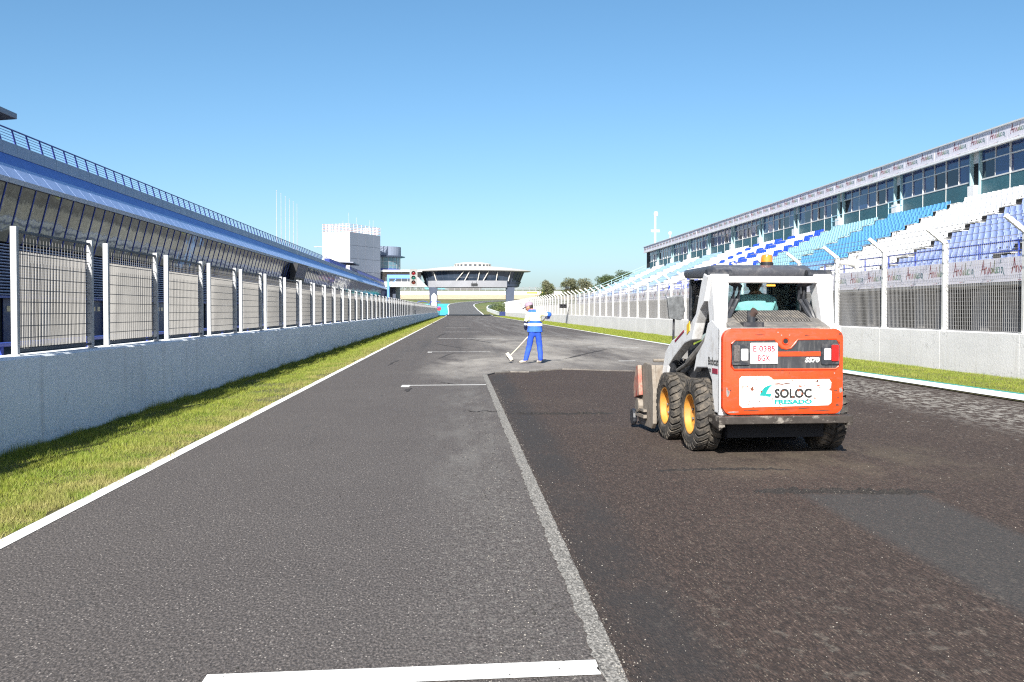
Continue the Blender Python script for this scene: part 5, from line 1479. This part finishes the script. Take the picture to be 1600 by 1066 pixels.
# ------------------------------------------------------------------ people
def skin_mesh(name, joints, bones, root, mats, pick, sub=2):
    names = list(joints)
    me = bpy.data.meshes.new(name)
    me.from_pydata([joints[n][:3] for n in names], [(names.index(a), names.index(c)) for a, c in bones], [])
    ob = bpy.data.objects.new(name, me); col.objects.link(ob)
    ob.modifiers.new('skin', 'SKIN'); ob.modifiers.new('sub', 'SUBSURF').levels = sub
    ob.modifiers['sub'].render_levels = sub
    if not me.skin_vertices:
        bm = bmesh.new(); bm.from_mesh(me); bm.verts.layers.skin.verify(); bm.to_mesh(me); bm.free()
    for i, n in enumerate(names):
        r = joints[n][3]
        me.skin_vertices[0].data[i].radius = r if isinstance(r, tuple) else (r, r)
        me.skin_vertices[0].data[i].use_root = (n == root)
    dg = bpy.context.evaluated_depsgraph_get(); dg.update()
    out = bpy.data.meshes.new_from_object(ob.evaluated_get(dg))
    bpy.data.objects.remove(ob)
    out.materials.clear()
    from mathutils import noise as mn
    nr = [v.normal.copy() for v in out.vertices]
    for v, n_ in zip(out.vertices, nr):
        p_ = Vector((v.co.x * 9, v.co.y * 9, v.co.z * 22))
        v.co += n_ * (.012 * mn.noise(p_) + .006 * mn.noise(p_ * 2.3))
    for m in mats: out.materials.append(m)
    for p in out.polygons:
        p.material_index = pick(p.center); p.use_smooth = True
    return out
M['skin'] = mat('skin', (.46, .22, .14), .55, var=.1, vscale=14)
M['hair'] = mat('dark_hair', (.03, .022, .018), .7)
M['trouser'] = mat('blue_work_trousers', (.02, .075, .5), .8, var=.28, vscale=9, bump=.5, bscale=14)
M['jacket_blue'] = mat('jacket_blue', (.03, .12, .6), .75, var=.2, vscale=9, bump=.5, bscale=16)
M['jacket_hi'] = mat('jacket_pale_yellow', (.78, .77, .5), .75, var=.1, vscale=8, bump=.4, bscale=16)
M['reflect'] = mat('reflective_band', (.75, .76, .76), .45, var=.08)
M['navy_cloth'] = mat('navy_cloth', (.012, .018, .06), .8, var=.2)
M['boot'] = mat('dusty_boot', (.42, .38, .33), .85, var=.25, vscale=20)
M['cap_cloth'] = mat('mauve_cap', (.3, .22, .29), .8, var=.15)
def hand(name, parent, base, d, palm_n, s, m, curl):
    """palm and five bent fingers growing from wrist 'base' along d; fingers curl towards palm_n"""
    d = Vector(d).normalized(); nrm = Vector(palm_n).normalized(); side = d.cross(nrm).normalized(); base = Vector(base)
    b = MB()
    P = lambda a, c, e: base + d * a * s + side * c * s + nrm * e * s
    rows = []
    for a, w, t in ((0, .026, .018), (.04, .038, .017), (.085, .041, .014)):
        rows.append([P(a, -w, -t), P(a, w, -t), P(a, w, t), P(a, -w, t)])
    vs = [p for r in rows for p in r]
    fs = [(0, 1, 2, 3)] + [(i * 4 + k, i * 4 + (k + 1) % 4, i * 4 + 4 + (k + 1) % 4, i * 4 + 4 + k) for i in range(2) for k in range(4)] + [(8, 11, 10, 9)]
    b.add(vs, fs)
    for c, L in ((-.031, .066), (-.0105, .08), (.0105, .076), (.031, .058)):
        pts = [P(.08, c, 0)]; a = 0; q = pts[0]
        for seg in (.42, .33, .25):
            a += curl
            q = q + (d * math.cos(a) + nrm * math.sin(a)) * L * seg * s; pts.append(q)
        b.tube(pts, [.0095 * s, .009 * s, .008 * s, .006 * s], 6)
    pts = [P(.02, -.034, .004), P(.05, -.056, .016), P(.07, -.05, .036), P(.082, -.034, .046)]
    b.tube(pts, [.012 * s, .011 * s, .0095 * s, .007 * s], 6)
    return b.build(name, m, parent, smooth=True)
def head_mesh(m_skin, m_hair, hair_pick):
    bm = bmesh.new(); bmesh.ops.create_uvsphere(bm, u_segments=20, v_segments=14, radius=1)
    for v in bm.verts:                                   # face looks along +Y
        x, y, z = v.co
        w = .078 * (1 - .18 * max(0, -z)); dpt = .098
        z_ = z * .118
        jaw = max(0, -z)
        v.co = (x * w * (1 - .25 * jaw * jaw), y * dpt * (1 - .12 * jaw) + (.014 * jaw if y > 0 else .02 * jaw), z_)
        if y > .75 and abs(x) < .22 and -.35 < z < .15:
            v.co.y += .02 * (1 - abs(x) / .22)            # nose
        if y > .7 and .08 < z < .3 and .2 < abs(x) < .5:
            v.co.y -= .008                                # eye sockets
    me = bpy.data.meshes.new('head'); 
    for f in bm.faces:
        c = f.calc_center_median(); f.material_index = 1 if hair_pick(c) else 0; f.smooth = True
    bm.to_mesh(me); bm.free(); me.materials.append(m_skin); me.materials.append(m_hair)
    return me
def face_parts(hd):
    for s in (-1, 1):
        b = MB(); b.lathe([(0, .014), (.01, .008), (.012, 0), (0, -.004)], 10, axis=1, c=(s * .03, .078, .012)); b.build('eye', M['black'], hd, smooth=True)
        b = MB(); b.lathe([(.0, -.012), (.03, -.008), (.032, .004), (.0, .012)], 10, axis=0, c=(s * .078, .0, -.005)); b.build('ear', M['skin'], hd, smooth=True)
    b = MB(); b.prism(rrect(-.022, .022, -.064, -.055, .004), 1, .07, .094); b.build('mouth', mat('lip', (.3, .1, .08), .5), hd)

# --- the worker with the broom (faces away and to the left, right elbow raised)
wk = thing('person', 'worker in blue trousers and pale blue-banded jacket sweeping with a long broom', 'person', (2.12, 31.0, 0))
J = {'pelvis': (.05, 0, .92, (.15, .115)), 'waist': (.06, .01, 1.05, (.165, .125)), 'chest': (.07, .03, 1.25, (.19, .135)), 'upper': (.07, .045, 1.39, (.185, .12)), 'neck': (-.03, .08, 1.49, (.06, .06)), 'skull': (-.07, .1, 1.55, (.05, .05)),
     'lsh': (-.12, .04, 1.41, (.085, .085)), 'lel': (-.2, .08, 1.14, (.066, .066)), 'lwr': (-.185, .2, .93, (.042, .042)),
     'rsh': (.24, .06, 1.42, (.09, .09)), 'rel': (.5, .02, 1.38, (.07, .07)), 'rwr': (.46, .24, 1.34, (.045, .045)),
     'lhip': (-.03, .0, .86, (.115, .11)), 'lkn': (-.1, .05, .48, (.082, .085)), 'lan': (-.2, .0, .1, (.07, .075)), 'lft': (-.24, .03, .06, (.05, .045)), 'lto': (-.38, .1, .045, (.045, .035)),
     'rhip': (.14, .0, .86, (.115, .11)), 'rkn': (.2, .06, .48, (.082, .085)), 'ran': (.22, -.01, .1, (.07, .075)), 'rft': (.21, .03, .06, (.05, .045)), 'rto': (.13, .16, .045, (.045, .035))}
BN = [('pelvis', 'waist'), ('waist', 'chest'), ('chest', 'upper'), ('upper', 'neck'), ('neck', 'skull'), ('upper', 'lsh'), ('lsh', 'lel'), ('lel', 'lwr'), ('upper', 'rsh'), ('rsh', 'rel'), ('rel', 'rwr'),
      ('pelvis', 'lhip'), ('lhip', 'lkn'), ('lkn', 'lan'), ('lan', 'lft'), ('lft', 'lto'), ('pelvis', 'rhip'), ('rhip', 'rkn'), ('rkn', 'ran'), ('ran', 'rft'), ('rft', 'rto')]
def pick_worker(c):
    # 0 skin 1 trousers 2 jacket blue 3 pale yellow 4 band 5 navy 6 boot
    if c.z < .085 or (c.z < .13 and (c.x < -.27 or c.y > .1)): return 6
    if c.z < .93 and not (c.x < -.11 and c.z > .8): return 1
    if c.x < -.08 and c.z < 1.34 and not c.x > -.1:
        if c.z > 1.2: return 3
        if c.z > 1.13: return 5
        if c.z > 1.08: return 4
        return 5
    if c.x > .4: return 2
    if c.x > .3: return 3
    if c.z > 1.52 : return 0
    if c.z > 1.44 and c.x < .1: return 2
    if c.z > 1.21: return 3
    if c.z > 1.13: return 2
    if c.z > 1.06: return 4
    return 2
me = skin_mesh('body', J, BN, 'pelvis', [M['skin'], M['trouser'], M['jacket_blue'], M['jacket_hi'], M['reflect'], M['navy_cloth'], M['boot']], pick_worker)
link('body', me, wk)
b = MB()   # loose jacket hem flaring over the hips
rings = []
for z, rx, ry in ((1.16, .2, .15), (1.02, .205, .155), (.9, .22, .165), (.885, .215, .16)):
    rings.append((z, rx, ry))
n = 24
for (z0_, a0, c0), (z1_, a1, c1) in zip(rings[:-1], rings[1:]):
    for k in range(n):
        t0, t1 = 2 * math.pi * k / n, 2 * math.pi * (k + 1) / n
        w = lambda t: 1 + .03 * math.sin(t * 7)
        b.quad((.06 + a0 * math.cos(t0), .01 + c0 * math.sin(t0), z0_), (.06 + a0 * math.cos(t1), .01 + c0 * math.sin(t1), z0_), (.06 + a1 * w(t1) * math.cos(t1), .01 + c1 * w(t1) * math.sin(t1), z1_), (.06 + a1 * w(t0) * math.cos(t0), .01 + c1 * w(t0) * math.sin(t0), z1_), 1 if z0_ > 1.1 and False else 0)
b.build('jacket_hem', M['jacket_blue'], wk, smooth=True)
b = MB(); b.lathe([(.205, 1.055), (.217, 1.06), (.215, 1.125), (.203, 1.13)], 24, c=(.062, .012, 0), sy=.78); b.build('reflective_band', M['reflect'], wk, smooth=True)
b = MB(); b.lathe([(.085, 1.4), (.11, 1.46), (.1, 1.52), (.08, 1.5)], 18, c=(-.015, .07, 0)); b.build('collar', M['jacket_blue'], wk, smooth=True)
hd = link('head', head_mesh(M['skin'], M['hair'], lambda c: c.z > .03 and c.y < .04 or c.y < -.03 and c.z > -.05), wk, (-.085, .11, 1.585), (R(-22), R(0), R(62)), (1.15, 1.15, 1.12))
face_parts(hd)
b = MB(); b.lathe([(.086, .03), (.09, .06), (.08, .1), (.05, .126), (0, .132)], 20, sy=1.2); b.add([(-.06, .08, .045), (.06, .08, .045), (.05, .19, .03), (-.05, .19, .03), (-.06, .08, .052), (.06, .08, .052), (.05, .19, .037), (-.05, .19, .037)], [(0, 1, 2, 3), (4, 5, 6, 7), (0, 1, 5, 4), (1, 2, 6, 5), (2, 3, 7, 6), (3, 0, 4, 7)])
b.build('cap', M['cap_cloth'], hd, smooth=True)
# broom: from the brush on the ground up through the left hand to the right hand
brush = Vector((1.47, 31.25, .12)); lh = Vector((1.93, 31.24, .86)); rh = Vector((2.56, 31.26, 1.34))
d = (rh - brush).normalized()
lp = brush + d * ((Vector((1.92, 31.24, .86)) - brush).dot(d)); rp_ = rh
bo = thing('broom', 'long wooden broom with a pale block head held by the worker', 'broom', tuple(brush))
b = MB(); b.tube([(0, 0, .06), tuple((rp_ + d * .12) - brush)], .014, 8); b.build('handle', mat('pale_wood', (.62, .52, .38), .7, var=.12), bo)
b = MB(); b.obox((0, 0, .06), (.09, .34, .06), (R(32), R(-25), R(8))); b.build('head_block', mat('cream_block', (.7, .66, .56), .7, var=.1), bo, bevel=.008)
b = MB()
for k in range(150):
    u, w = rng.uniform(-.17, .17), rng.uniform(-.035, .035)
    p = Vector((w, u, -.02)); q = Vector((w * 1.3 + rng.normal(0, .006), u * 1.06, -.12))
    for r_ in (p, q): r_.rotate(Euler((R(32), R(-25), R(8))))
    b.tube([(p.x, p.y, p.z + .06), (q.x, q.y, max(q.z + .06, -.068))], .004, 3, caps=False)
b.build('bristles', M['navy_cloth'], bo)
hand('hand', wk, (lp - Vector((2.12, 31.0, 0))) + Vector((.02, -.05, .03)), (0, .7, -.5), (-.6, .3, -.4), 1.25, M['navy_cloth'], .75)
hand('hand', wk, (rp_ - Vector((2.12, 31.0, 0))) + Vector((.03, -.04, .02)), (-.2, .8, -.3), (-.5, .0, -.7), 1.25, M['jacket_blue'], .75)

# --- the driver on the loader seat
dv = thing('person', 'driver in a pale teal shirt seated in the loader cab', 'person', (3.38, 11.95, .1), R(4.0))
J = {'pelvis': (.0, .42, 1.12, (.14, .11)), 'waist': (.0, .36, 1.26, (.15, .11)), 'chest': (.01, .36, 1.45, (.18, .12)), 'neck': (.01, .4, 1.58, (.055, .055)), 'skull': (.02, .42, 1.63, .05),
     'lsh': (-.18, .37, 1.5, .075), 'lel': (-.26, .5, 1.28, .058), 'lwr': (-.24, .72, 1.25, .042), 'rsh': (.2, .37, 1.5, .075), 'rel': (.28, .5, 1.28, .058), 'rwr': (.26, .72, 1.25, .042),
     'lhip': (-.1, .46, 1.12, .1), 'lkn': (-.14, .84, 1.12, .08), 'lan': (-.14, .96, .76, .055), 'lto': (-.14, 1.08, .72, .04), 'rhip': (.1, .46, 1.12, .1), 'rkn': (.14, .84, 1.12, .08), 'ran': (.14, .96, .76, .055), 'rto': (.14, 1.08, .72, .04)}
BN = [('pelvis', 'waist'), ('waist', 'chest'), ('chest', 'neck'), ('neck', 'skull'), ('chest', 'lsh'), ('lsh', 'lel'), ('lel', 'lwr'), ('chest', 'rsh'), ('rsh', 'rel'), ('rel', 'rwr'), ('pelvis', 'lhip'), ('lhip', 'lkn'), ('lkn', 'lan'), ('lan', 'lto'), ('pelvis', 'rhip'), ('rhip', 'rkn'), ('rkn', 'ran'), ('ran', 'rto')]
M['shirt'] = mat('teal_shirt', (.3, .5, .48), .8, var=.2, vscale=10, bump=.4, bscale=20)
me = skin_mesh('body', J, BN, 'pelvis', [M['skin'], M['shirt'], M['navy_cloth'], M['boot']], lambda c: 3 if c.z < .8 else 2 if c.z < 1.19 and c.y > .3 and abs(c.x) < .22 else 0 if c.z > 1.58 or c.y > .6 else 1)
link('body', me, dv)
hd = link('head', head_mesh(M['skin'], M['hair'], lambda c: c.z > .03 and c.y < .05 or c.y < -.02), dv, (.02, .43, 1.7), (R(-10), 0, R(-35)))
face_parts(hd)
for s in (-1, 1):
    hand('hand', dv, (s * .245, .72, 1.25), (0, .9, -.1), (0, .2, -.9), 1.1, M['skin'], .6)
    b = MB(); b.tube([(s * .24, .82, 1.05), (s * .24, .81, 1.42)], .018, 8); b.build('control_lever', M['black'], cab)
